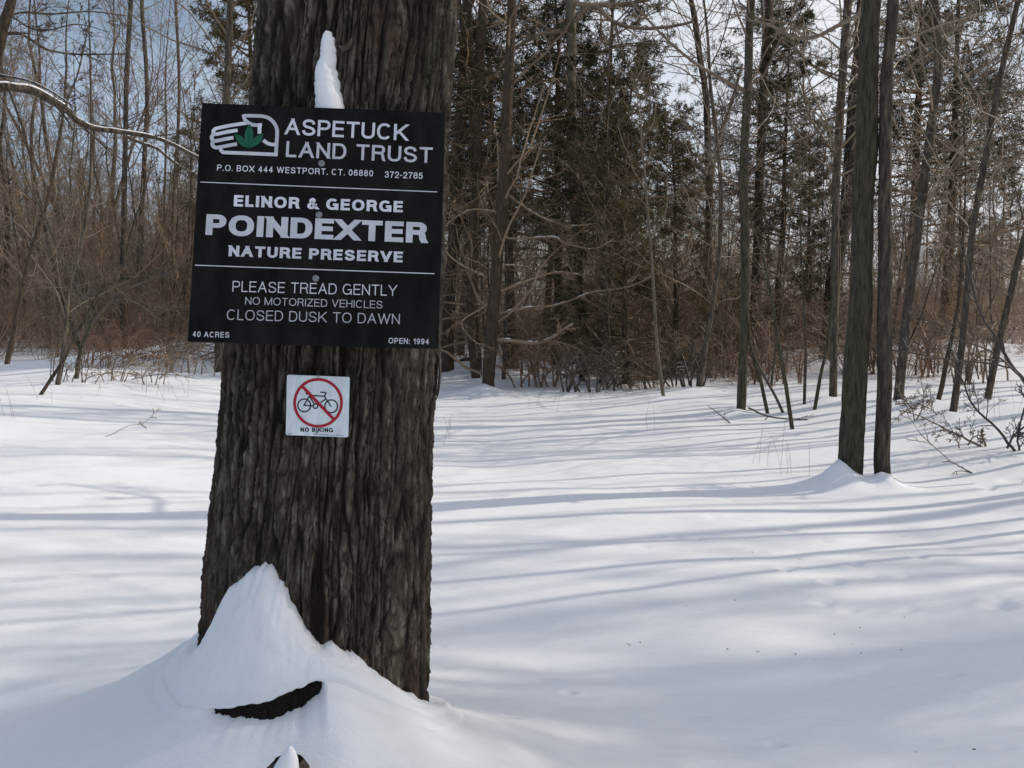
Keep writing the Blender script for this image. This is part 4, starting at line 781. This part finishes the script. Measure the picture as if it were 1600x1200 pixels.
GLY = {
 'A': (.88, [([(.5, 1), (0, 0)], 'e', 'e'), ([(.5, 1), (1, 0)], 'e', 'e'), ([(.2, .34), (.8, .34)], 'b', 'b')]),
 'B': (.76, [([(0, 0), (0, 1)], 'e', 'e'), (_bowl(.52, 1, .92), 'b', 'b'), (_bowl(0, .52), 'b', 'b')]),
 'C': (.88, [(_arc(.5, .5, .5, .5, 42, 318, 30), 'b', 'b')]),
 'D': (.82, [([(0, 0), (0, 1)], 'e', 'e'), ([(0, 1), (.42, 1)] + _arc(.45, .5, .55, .5, 80, -80, 17) + [(.42, 0), (0, 0)], 'b', 'b')]),
 'E': (.70, [([(0, 0), (0, 1)], 'e', 'e'), ([(0, 1), (1, 1)], 'b', 'd'), ([(0, .52), (.93, .52)], 'b', 'd'), ([(0, 0), (1, 0)], 'b', 'd')]),
 'G': (.93, [(_arc(.5, .5, .5, .5, 44, 350, 32) , 'b', 'b'), ([(.56, .46), (1, .46)], 'b', 'd'), ([(1, .46), (1, 0)], 'b', 'e')]),
 'H': (.80, [([(0, 0), (0, 1)], 'e', 'e'), ([(1, 0), (1, 1)], 'e', 'e'), ([(0, .53), (1, .53)], 'b', 'b')]),
 'I': (.13, [([(.5, 0), (.5, 1)], 'e', 'e')]),
 'K': (.84, [([(0, 0), (0, 1)], 'e', 'e'), ([(.0, .34), (.95, 1)], 'b', 'e'), ([(.34, .56), (1, 0)], 'b', 'e')]),
 'L': (.62, [([(0, 0), (0, 1)], 'e', 'e'), ([(0, 0), (1, 0)], 'b', 'd')]),
 'M': (.98, [([(0, 0), (0, 1)], 'e', 'e'), ([(1, 0), (1, 1)], 'e', 'e'), ([(0, 1), (.5, 0)], 'e', 'e'), ([(1, 1), (.5, 0)], 'e', 'e')]),
 'N': (.80, [([(0, 0), (0, 1)], 'e', 'e'), ([(1, 0), (1, 1)], 'e', 'e'), ([(0, 1), (1, 0)], 'e', 'e')]),
 'O': (.94, _O),
 'P': (.75, [([(0, 0), (0, 1)], 'e', 'e'), (_bowl(.46, 1), 'b', 'b')]),
 'R': (.80, [([(0, 0), (0, 1)], 'e', 'e'), (_bowl(.5, 1, .96), 'b', 'b'), (_sp([(.5, .5), (.78, .46), (.9, .32), (.93, .12), (1, 0)], 14), 'b', 'e')]),
 'S': (.80, [(_sp([(.96, .74), (.84, .93), (.5, 1), (.15, .93), (.04, .75), (.18, .58), (.5, .51), (.84, .42), (1, .24), (.85, .06), (.5, 0), (.14, .07), (0, .28)], 40), 'b', 'b')]),
 'T': (.78, [([(.5, 0), (.5, 1)], 'e', 'e'), ([(0, 1), (1, 1)], 'd', 'd')]),
 'U': (.80, [([(0, 1), (0, .4)] + _arc(.5, .34, .5, .34, 190, 350, 15) + [(1, .4), (1, 1)], 'e', 'e')]),
 'V': (.86, [([(0, 1), (.5, 0)], 'e', 'e'), ([(1, 1), (.5, 0)], 'e', 'e')]),
 'W': (1.25, [([(0, 1), (.25, 0)], 'e', 'e'), ([(.25, 0), (.5, 1)], 'e', 'e'), ([(.5, 1), (.75, 0)], 'e', 'e'), ([(.75, 0), (1, 1)], 'e', 'e')]),
 'X': (.86, [([(0, 1), (1, 0)], 'e', 'e'), ([(0, 0), (1, 1)], 'e', 'e')]),
 'Y': (.86, [([(0, 1), (.5, .42)], 'e', 'b'), ([(1, 1), (.5, .42)], 'e', 'b'), ([(.5, .5), (.5, 0)], 'b', 'e')]),
 'Z': (.76, [([(0, 1), (1, 1)], 'd', 'd'), ([(1, 1), (0, 0)], 'e', 'e'), ([(0, 0), (1, 0)], 'd', 'd')]),
 '0': (.66, _O), '1': (.52, [([(.9, 0), (.9, 1)], 'e', 'e'), (_sp([(0, .76), (.5, .80), (.9, .98)], 8), 'b', 'b')]),
 '2': (.66, [(_sp([(.02, .68), (.12, .92), (.5, 1), (.88, .9), (.95, .68), (.72, .44), (.2, .18), (0, 0)], 26), 'b', 'b'), ([(0, 0), (1, 0)], 'd', 'd')]),
 '3': (.66, [(_sp([(.03, .74), (.15, .94), (.5, 1), (.86, .92), (.92, .74), (.78, .57), (.42, .53)], 22), 'b', 'b'), (_sp([(.42, .53), (.84, .49), (1, .27), (.85, .06), (.5, 0), (.14, .06), (0, .28)], 22), 'b', 'b')]),
 '4': (.68, [([(.74, 0), (.74, 1)], 'e', 'e'), ([(.74, 1), (0, .27)], 'b', 'b'), ([(0, .27), (1, .27)], 'b', 'd')]),
 '5': (.66, [([(.92, 1), (.16, 1)], 'd', 'b'), (_sp([(.16, 1), (.12, .75), (.07, .46)], 6), 'b', 'b'), (_sp([(.07, .5), (.28, .62), (.55, .65), (.9, .55), (1, .32), (.88, .08), (.5, 0), (.14, .06), (0, .26)], 24), 'b', 'b')]),
 '6': (.66, [(_six, 'b', 'b')]), '9': (.66, [([(1 - p[0], 1 - p[1]) for p in _six], 'b', 'b')]),
 '7': (.66, [([(0, 1), (1, 1)], 'd', 'd'), (_sp([(1, 1), (.55, .5), (.35, 0)], 12), 'b', 'e')]),
 '8': (.66, [(_arc(.5, .76, .44, .24, 90, 450, 25), 'b', 'b'), (_arc(.5, .27, .5, .27, 90, 450, 27), 'b', 'b')]),
 '.': (.13, [([(.5, 0), (.5, .02)], 'd', 'd')]), ',': (.13, [([(.5, .02), (.5, 0), (.2, -.12)], 'd', 'b')]), ':': (.13, [([(.5, 0), (.5, .02)], 'd', 'd'), ([(.5, .62), (.5, .64)], 'd', 'd')]),
 '-': (.34, [([(0, .42), (1, .42)], 'd', 'd')]),
 '&': (.84, [(_sp([(1, 0), (.6, .38), (.28, .72), (.26, .9), (.44, 1), (.62, .9), (.58, .72), (.12, .42), (0, .22), (.12, .04), (.36, 0), (.66, .12), (.88, .48)], 40), 'e', 'b')]),
}
class Board:
    def __init__(s, name, label, c, e, w, h):
        s.c = np.array(c); s.R = np.array(Euler(e, 'XYZ').to_matrix()); s.w = w; s.h = h
        s.root = thing(name, label, 'sign', c); s.root.rotation_euler = e
    def uv(s, px, py):
        d = ray(px, py); n = s.R[:, 1]; t = ((s.c - CAM) @ n) / (d @ n); q = CAM + d * t - s.c
        return np.array([q @ s.R[:, 0], q @ s.R[:, 2]])
    def flat(s, name, P2, faces, mat, d=.0006, **kw):
        P2 = np.asarray(P2); V = np.stack([P2[:, 0], np.full(len(P2), s.front - d), P2[:, 1]], -1)
        me = bpy.data.meshes.new(name); me.from_pydata(V.tolist(), [], faces); me.materials.append(MT[mat]); me.update()
        return link(name, me, s.root, **kw)
    def plate(s, name, t, rad, mat, seg=6, bev=.0012):
        s.front = -t / 2
        o = []
        for cx, cz, a0 in ((s.w / 2 - rad, s.h / 2 - rad, 0), (-s.w / 2 + rad, s.h / 2 - rad, 90), (-s.w / 2 + rad, -s.h / 2 + rad, 180), (s.w / 2 - rad, -s.h / 2 + rad, 270)):
            for k in range(seg + 1):
                a = math.radians(a0 + 90 * k / seg); o.append((cx + rad * math.cos(a), cz + rad * math.sin(a)))
        o = np.array(o); n = len(o); inn = o * (1 - bev / (s.w / 2))
        V = [(x, -t / 2, z) for x, z in inn] + [(x, -t / 2 + bev, z) for x, z in o] + [(x, t / 2, z) for x, z in o]
        Fc = [list(range(n))[::-1]] + [list(range(2 * n, 3 * n))]
        for k in range(n):
            k2 = (k + 1) % n; Fc += [[k, k2, n + k2, n + k], [n + k, n + k2, 2 * n + k2, 2 * n + k]]
        me = bpy.data.meshes.new(name); me.from_pydata(V, [], Fc); me.materials.append(MT[mat]); me.update()
        link(name, me, s.root)
    def text(s, txt, lb, rb, cap, mat='letter', wt=.15, sp=.16, ws=.45, d=.0006, name='lettering', xs=1.0):
        """capitals of even-weight grotesque strokes; baseline from pixel lb to pixel rb, capital height cap in pixels"""
        a = s.uv(*lb); b = s.uv(*rb); up_ = s.uv((lb[0] + rb[0]) / 2, (lb[1] + rb[1]) / 2 - cap); mid = (a + b) / 2
        Wd = np.linalg.norm(b - a); ang = math.atan2(b[1] - a[1], b[0] - a[0]); Hh = abs((up_ - mid)[1]) * math.cos(ang)
        x = 0; V = []; Fc = []; tot = 0
        lay = []
        for ch in txt:
            if ch == ' ': x += ws; continue
            g, st = GLY[ch]; g = g * (1 + .35 * max(0, wt - .15)) ; g = max(g, wt); lay.append((x, g, st)); x += g + sp
        tot = x - sp; fx = Wd / Hh / tot; L_i = 0                     # widths stretch, stroke weight follows
        wx = wt * min(1.25, max(.8, fx)) if wt < .2 else wt * max(.9, fx * .95); wy = wt * (.80 if wt > .2 else .92)
        for x0, g, st in lay:
            gw = g * fx; gx = x0 * fx
            for si, (pts, e0, e1) in enumerate(st):
                q = np.array(pts, float); q = np.stack([gx + wx / 2 + (gw - wx) * q[:, 0], wy / 2 + (1 - wy) * q[:, 1]], -1)
                q = _ribbon(q, wx, wy, e0, e1); m = len(q) // 2; o = len(V)
                V += [(px_ * Hh, py_ * Hh, s.front - d - .00003 * si) for px_, py_ in q]
                Fc += [[o + i, o + m + i, o + m + i + 1, o + i + 1] for i in range(m - 1)]
        V = np.array(V); X = a[0] + V[:, 0] * math.cos(ang) - V[:, 1] * math.sin(ang); Z = a[1] + V[:, 0] * math.sin(ang) + V[:, 1] * math.cos(ang)
        me = bpy.data.meshes.new(name); me.from_pydata(np.stack([X, V[:, 2], Z], -1).tolist(), [], Fc); me.materials.append(MT[mat]); me.update()
        return link(name, me, s.root)
    def stroke(s, pix, wpx, mat='letter', d=.0006, n=None, closed=False, name='line', conv=None):
        q = np.array([s.uv(*(conv(p) if conv else p)) for p in pix]); k = np.linalg.norm(s.uv(601, 400) - s.uv(600, 400)) * wpx / 2
        if closed: q = np.vstack([q, q[:1]])
        if n:
            q3 = np.column_stack([q, np.zeros(len(q))]); q, _ = resample(q3, np.zeros(len(q3)), n); q = q[:, :2]
        T = np.gradient(q, axis=0)
        if closed: T[0] = T[-1] = (q[1] - q[-2])
        seg = unit(np.diff(q, axis=0)); T[1:-1] = unit(seg[:-1]) + unit(seg[1:]); T = unit(T); Nn = np.stack([-T[:, 1], T[:, 0]], -1)
        cosm = np.ones(len(q)); cosm[1:-1] = np.clip((seg[:-1] * T[1:-1]).sum(1), .5, 1)
        Nn = Nn * (k / cosm)[:, None]
        V = np.vstack([q + Nn, q - Nn]); m = len(q)
        Fc = [[i, m + i, m + i + 1, i + 1] for i in range(m - 1)]
        return s.flat(name, V, Fc, mat, d)
    def screw(s, px, py, r=.006, name='screw', mat='steel'):
        u = s.uv(px, py); V = []; Fc = []
        prof = [(r * 1.35, 0), (r * 1.35, -.0012), (r, -.0016), (r * .9, -.0035), (r * .45, -.0042), (r * .40, -.0024), (0.0001, -.0022)]
        for rr, y in prof:
            for k in range(14):
                a = 2 * math.pi * k / 14; V.append((u[0] + rr * math.cos(a), s.front + y, u[1] + rr * math.sin(a)))
        for j in range(len(prof) - 1):
            for k in range(14): Fc.append([j * 14 + k, j * 14 + (k + 1) % 14, (j + 1) * 14 + (k + 1) % 14, (j + 1) * 14 + k])
        me = bpy.data.meshes.new(name); me.from_pydata(V, [], Fc); me.materials.append(MT[mat]); link(name, me, s.root)
def z1c(X, Y): return (280 + X / 2.857, 140 + Y / 2.857)
B = Board('preserve_sign', 'large black board with white lettering and a hand emblem, screwed to the big maple', (-.4687, 2.44, 1.7254), (-.207, .0302, .0465), .5952, .5917)
B.plate('board', .014, .002, 'board', seg=1)
TXT = [("ASPETUCK", (473, 205), (1020, 233), 72, .165, .13), ("LAND TRUST", (478, 305), (1130, 333), 70, .165, .15), ("P.O. BOX 444 WESTPORT, CT. 06880", (172, 366), (866, 392), 27, .15, .22), ("372-2785", (918, 397), (1087, 403), 28, .15, .17),
       ("ELINOR & GEORGE", (246, 525), (998, 552), 50, .27, .17), ("POINDEXTER", (120, 652), (1106, 689), 92, .28, .10), ("NATURE PRESERVE", (223, 747), (998, 775), 48, .27, .16),
       ("PLEASE TREAD GENTLY", (240, 905), (972, 924), 48, .105, .17), ("NO MOTORIZED VEHICLES", (297, 962), (908, 980), 34, .11, .17), ("CLOSED DUSK TO DAWN", (215, 1030), (985, 1050), 46, .105, .17),
       ("40 ACRES", (63, 1106), (226, 1110), 25, .17, .22), ("OPEN: 1994", (935, 1135), (1115, 1140), 25, .17, .2)]
for t_, lb, rb, cap, wt, sp in TXT:
    B.text(t_, z1c(*lb), z1c(*rb), cap / 2.857, wt=wt, sp=sp)
B.stroke([z1c(98, 417), z1c(1152, 461)], 1.5, name='rule'); B.stroke([z1c(74, 787), z1c(1140, 825)], 1.5, name='rule')
lg = lambda p: (310 + p[0] / 10.667, 165 + p[1] / 10.667)
sw = 5.7
B.stroke([(835, 305), (560, 348), (345, 392), (285, 415), (262, 450), (275, 488), (330, 492), (480, 460), (665, 428)], sw, n=50, conv=lg, name='emblem', d=.0006)
B.stroke([(300, 495), (255, 512), (235, 545), (248, 590), (300, 607), (440, 580), (595, 552)], sw, n=44, conv=lg, name='emblem', d=.0008)
B.stroke([(290, 610), (255, 625), (245, 665), (270, 705), (330, 718), (480, 690), (655, 658)], sw, n=44, conv=lg, name='emblem', d=.0010)
B.stroke([(375, 712), (385, 750), (410, 785), (450, 800), (700, 810), (1000, 822), (1330, 836)], sw, n=50, conv=lg, name='emblem', d=.0012)
B.stroke([(1302, 836), (1312, 650), (1322, 450), (1290, 340), (1215, 250), (1120, 205), (1000, 192), (760, 188)], sw, n=60, conv=lg, name='emblem', d=.0006)
B.stroke([(765, 170), (785, 250), (850, 310), (940, 345), (1070, 342)], sw, n=40, conv=lg, name='emblem', d=.0014)
B.stroke([(1042, 318), (1030, 400), (1028, 490)], sw, conv=lg, name='emblem', d=.0016)
B.stroke([(1092, 595), (1150, 640), (1220, 665), (1310, 668)], sw, n=20, conv=lg, name='emblem', d=.0009)
def poly(pts, mat, d, name, conv):
    q = np.array([B.uv(*conv(p)) for p in pts]); q3, _ = resample(np.column_stack([np.vstack([q, q[:1]]), np.zeros(len(q) + 1)]), np.zeros(len(q) + 1), 40); B.flat(name, q3[:-1, :2], [list(range(39))[::-1]], mat, d)
poly([(866, 322), (905, 400), (925, 500), (905, 610), (845, 722), (792, 610), (785, 500), (820, 400)], 'leaf_green', .0020, 'leaf', lg)
poly([(615, 492), (690, 510), (760, 560), (815, 640), (843, 722), (770, 705), (700, 655), (645, 590)], 'leaf_green', .0018, 'leaf', lg)
poly([(1092, 488), (1010, 515), (930, 570), (870, 640), (847, 722), (930, 705), (1010, 660), (1070, 590)], 'leaf_green', .0019, 'leaf', lg)
B.stroke([(866, 350), (850, 600), (843, 755)], .8, 'leaf_dark', .0023, conv=lg, name='leaf_rib'); B.stroke([(640, 505), (760, 610), (843, 722)], .7, 'leaf_dark', .0022, conv=lg, name='leaf_rib'); B.stroke([(1070, 500), (940, 610), (845, 722)], .7, 'leaf_dark', .0022, conv=lg, name='leaf_rib')
def under(board, first, names, newname=None):
    kids = [o for o in board.root.children if o.name.split('.')[0] in names]
    head = [o for o in kids if o.name.split('.')[0] == first][0]
    for o in kids:
        if o is not head: o.parent = head
    if newname: head.name = newname
under(B, 'emblem', ('emblem',), 'hand_emblem')
under(B, 'leaf', ('leaf_rib', 'leaf'), 'leaf_emblem')
B.screw(503, 257); B.screw(499, 337); B.screw(494, 436)

Bk = Board('no_biking_sign', 'small white square plate with a crossed-out bicycle in a red ring, nailed below the board', (-.4846, 2.46, 1.2805), (-.0174, .037, .0055), .1559, .1512)
Bk.plate('plate', .0016, .0045, 'plate_white', bev=.0004)
bc = lambda p: (430 + p[0] / 9.231, 570 + p[1] / 9.231)
circ = lambda cx, cy, r, n=40: [(cx + r * math.cos(2 * math.pi * k / n), cy + r * math.sin(2 * math.pi * k / n)) for k in range(n)]
Bk.stroke(circ(420, 585, 92), 2.1, 'black', .0004, closed=True, conv=bc, name='wheel'); Bk.stroke(circ(808, 598, 92), 2.1, 'black', .0004, closed=True, conv=bc, name='wheel')
for k, pl in enumerate([[(438, 405), (466, 428)], [(492, 452), (418, 583), (548, 592)], [(492, 448), (572, 575)], [(540, 442), (716, 454)], [(655, 545), (740, 485)], [(712, 440), (735, 490), (810, 606)], [(650, 395), (722, 397), (734, 415), (712, 446)]]):
    Bk.stroke(pl, 2.0, 'black', .0005 + k * .00003, conv=bc, name='frame_line')
Bk.stroke(circ(582, 595, 33, 20), 1.9, 'black', .0008, closed=True, conv=bc, name='crank')
Bk.stroke(circ(620, 548, 338, 64), 4.4, 'red', .0010, closed=True, conv=bc, name='red_ring'); Bk.stroke([(385, 302), (838, 778)], 4.9, 'red', .0009, conv=bc, name='red_bar')
under(Bk, 'frame_line', ('frame_line', 'wheel', 'crank'), 'bicycle')
Bk.text('NO BIKING', bc((366, 965)), bc((836, 972)), 62 / 9.231, 'black', .27, .2, .5, d=.0005)
for a, b in (((190, 989), (246, 992)), ((196, 1008), (212, 1009)), ((548, 998), (625, 1003)), ((640, 1005), (775, 1011)), ((795, 1011), (860, 1014)), ((872, 1014), (980, 1018))):
    Bk.stroke([a, b], .8, 'black', .0005, conv=bc, name='small_print')
Bk.screw(428 + 630 / 9.231 + 1.5, 570 + 158 / 9.231, .0022, 'nail'); Bk.screw(430 + 600 / 9.231, 570 + 972 / 9.231, .0022, 'nail')

# snow-capped stub poking from the drift at the lower edge
g = at(450, 1186, 2.16)
st = thing('broken_stub', 'short dark broken stub with a pointed snow cap at the very front of the drift', 'stub', g, sc=1.25)
rs = np.random.RandomState(3)
P_ = np.array([[0, 0, -.25], [0, 0, -.06], [0, 0, -.012], [0, 0, .004]]); R_ = np.array([.044, .042, .038, .026]); V, Q = tubes(P_[None], R_[None], 16); V += (rs.rand(len(V), 1) - .5) * .006 * unit(V * np.array([1, 1, 0]))
V[:, 2] -= .006; link('wood', mesh_from('wood', V, Q, MT['bark']), st)
zz = np.linspace(-.07, .034, 18); P_ = np.stack([.004 + .004 * np.sin(zz * 60), -.018 + zz * 0, zz], -1); R_ = np.interp(zz, [-.07, -.02, .01, .025, .034], [.036, .027, .016, .009, .001]); V, Q = tubes(P_[None], R_[None], 16); link('snow_cap', mesh_from('snow_cap', V, Q, MT['snow_plain']), st)
# ---------------- the wood behind: individuals of a few kinds
rs = np.random.RandomState(90); taken = []
def scatter(n, y0, y1, fam, name, what, cat, sc=(.8, 1.2), xr=(-260, 1860), mind=.9, front=None, keep=None):
    c = 0; tries = 0
    while c < n and tries < n * 40:
        tries += 1; Y = math.exp(rs.uniform(math.log(y0), math.log(y1))); px = rs.uniform(*xr); x = col(px, Y)
        if front and Y < front(px): continue
        if keep and rs.rand() > keep(px, Y): continue
        if any((x - a) ** 2 + (Y - b) ** 2 < mind * mind for a, b in taken): continue
        taken.append((x, Y)); f = fam[rs.randint(len(fam))]
        far = 'far back' if Y > 38 else 'up front'
        wh = 'left of the maple' if px < 520 else ('right of the maple' if px < 1150 else 'behind the thick pair')
        plant(name, f, f'one of the {what} {far} in the wood {wh}', cat, x, Y, rs.uniform(0, 6.28), rs.uniform(*sc), f'{what}, {far}, {wh}'); c += 1
fr = lambda px: np.interp(px, [-300, 0, 300, 700, 1000, 1200, 1400, 1600, 1900], [21, 22.5, 25, 21, 21, 24, 24, 22, 18])
op = lambda px, Y: .12 if 1400 < px and Y < 45 else (.35 if 1060 < px else (.5 if px > 560 else 1))
scatter(80, 24, 75, BARE, 'bare_tree', 'bare grey trees', 'tree', (.75, 1.2), front=fr, keep=op)
scatter(110, 18, 45, THIN, 'sapling', 'thin saplings', 'tree', (.7, 1.3), mind=.5, front=fr, keep=lambda p, Y: 1 if p < 1060 else .5)
scatter(150, 19.5, 60, [[('stems', m)] for m in SHR], 'shrub', 'leafless shrubs', 'shrub', (.7, 1.15), mind=.5, front=fr, keep=lambda p, Y: .5 if 1380 < p and Y < 26 else 1)
scatter(60, 28, 60, BARE, 'bare_tree', 'bare grey trees', 'tree', (.5, .85), mind=.5, xr=(-200, 520), front=fr)
scatter(60, 24, 55, THIN, 'sapling', 'thin saplings', 'tree', (.8, 1.5), mind=.4, xr=(-200, 520), front=fr)
scatter(16, 15.5, 23, THIN, 'sapling', 'thin saplings', 'tree', (.5, 1.0), mind=.5, xr=(960, 1560))
scatter(30, 17, 30, [[('stems', m)] for m in SHR], 'shrub', 'leafless shrubs', 'shrub', (.4, .8), mind=.5, xr=(1000, 1640))
scatter(100, 26, 60, [[('stems', m)] for m in THK], 'thicket_shrub', 'tall twiggy thicket shrubs', 'shrub', (.55, 1.1), mind=.5, front=fr, keep=lambda p, Y: 1 if p < 520 else (.8 if p < 1150 else .2))
# far wood, one mass
def far_wood():
    rs = np.random.RandomState(99); n = 200; Y = rs.uniform(75, 120, n); px = rs.uniform(-500, 2100, n); x = (px - 800) / F * Y; z0 = H(x, Y); h = rs.uniform(8, 13, n) * (1 - .4 * sstep(1100, 1500, px)); z = np.linspace(0, 1, 8)
    P = np.stack([x[:, None] + np.cumsum(rs.normal(size=(n, 8)) * .18, 1), Y[:, None] + 0 * z, z0[:, None] + h[:, None] * z[None]], -1); R = rs.uniform(.08, .16, n)[:, None] * np.linspace(1, .15, 8)[None]
    A, a = spawn(P, R, 12, .15, .98, 42, 0, 4, rs, .08, .12, .45, absl=3.2, taper=.6); B, b = spawn(A, a, 6, .2, .98, 42, .5, 2, rs, .05, .14, .6)
    return join([tubes(P, R, 5), tubes(A, np.maximum(a, .02), 3), tubes(B, np.maximum(b, .012), 3)])
V, Q = far_wood(); link('distant_woods', mesh_from('distant_woods', V, Q, MT['twig']), kind='stuff', label='far leafless wood closing the view behind the nearer trees', category='woods')
# undergrowth nobody could count
def undergrowth():
    rs = np.random.RandomState(101); n = 5000; Y = np.exp(rs.uniform(math.log(19.5), math.log(62), n)); px = rs.uniform(-250, 1850, n); ok = (Y > fr(px) + 1) & ~((px > 1380) & (rs.rand(n) < .5)) & (vnoise(px * .02, Y * .35, None, 3) > .30); Y, px = Y[ok], px[ok]
    x = (px - 800) / F * Y; z0 = H(x, Y); n = len(x); d = unit(rs.normal(size=(n, 3)) * np.array([.5, .5, .1]) + np.array([0, 0, 1.])); p = np.stack([x, Y, z0 - .05], -1); L = rs.uniform(.7, 1.9, n)[:, None]; pts = [p]
    for _ in range(5): d = unit(d + rs.normal(size=d.shape) * .13 - np.array([0, 0, .05])); p = p + d * L / 5; pts.append(p)
    P = np.stack(pts, 1); R = rs.uniform(.005, .011, n)[:, None] * np.linspace(1, .4, 6)[None]; A, a = spawn(P, R, 6, .2, .98, 40, .4, 2, rs, 0, .15, .6)
    return join([tubes(P, R, 3), tubes(A, np.maximum(a, .0035), 3)])
V, Q = undergrowth(); link('undergrowth', mesh_from('undergrowth', V, Q, MT['russet']), kind='stuff', label='russet leafless undergrowth between the trunks of the wood', category='undergrowth')
# ---------------- trees to the right of the view: the wood goes on there and stripes the snow with shade
rs = np.random.RandomState(120)
SH = [(16, 12, 1, 1.1), (13.5, 3.4, 2, .8), (18, 9.5, 2, .9), (15, 8.5, 2, 1.5), (19, 11, 0, 1.6), (23, 13, 2, 1.7), (11.5, 6.4, 0, 1.15), (14.5, 8.6, 2, 1.25), (17, 8.2, 0, 1.4), (10, 4.6, 4, 1.0), (13, 5.0, 0, 1.2), (20, 9, 2, 1.6), (5.4, 1.6, 3, .7), (11, 1.0, 1, .9)]
for yf in (3.5, 4.1, 4.5, 6.7, 7.9, 10.2, 12.0, 5.2, 6.1, 7.2, 8.6, 9.5, 11.0, 12.9, 14.8):
    x = rs.uniform(8.5, 15) + max(0, yf - 8) * .5; SH.append((x, yf + .362 * x, -1 - rs.randint(3), rs.uniform(.9, 1.15)))
for yf, xx, kk in ((4.75, 6.3, 2), (5.45, 5.4, 2), (5.75, 6.9, 2), (6.3, 7.2, 1), (7.35, 6.4, 2), (7.6, 7.8, 2), (8.3, 6.9, 2), (9.4, 8.0, 2), (10.1, 9.0, 2), (11.6, 9.6, 2), (13.1, 10.8, 2)): SH.append((xx, yf + .362 * xx, -kk, .8))
for i, (x, y, k, sc) in enumerate(SH): plant('bare_tree', BARE[k] if k >= 0 else POLE[-1 - k], 'one of the bare trees standing past the right side of the field', 'tree', x, y, i * 2.3, sc, 'bare trees past the right side of the field')
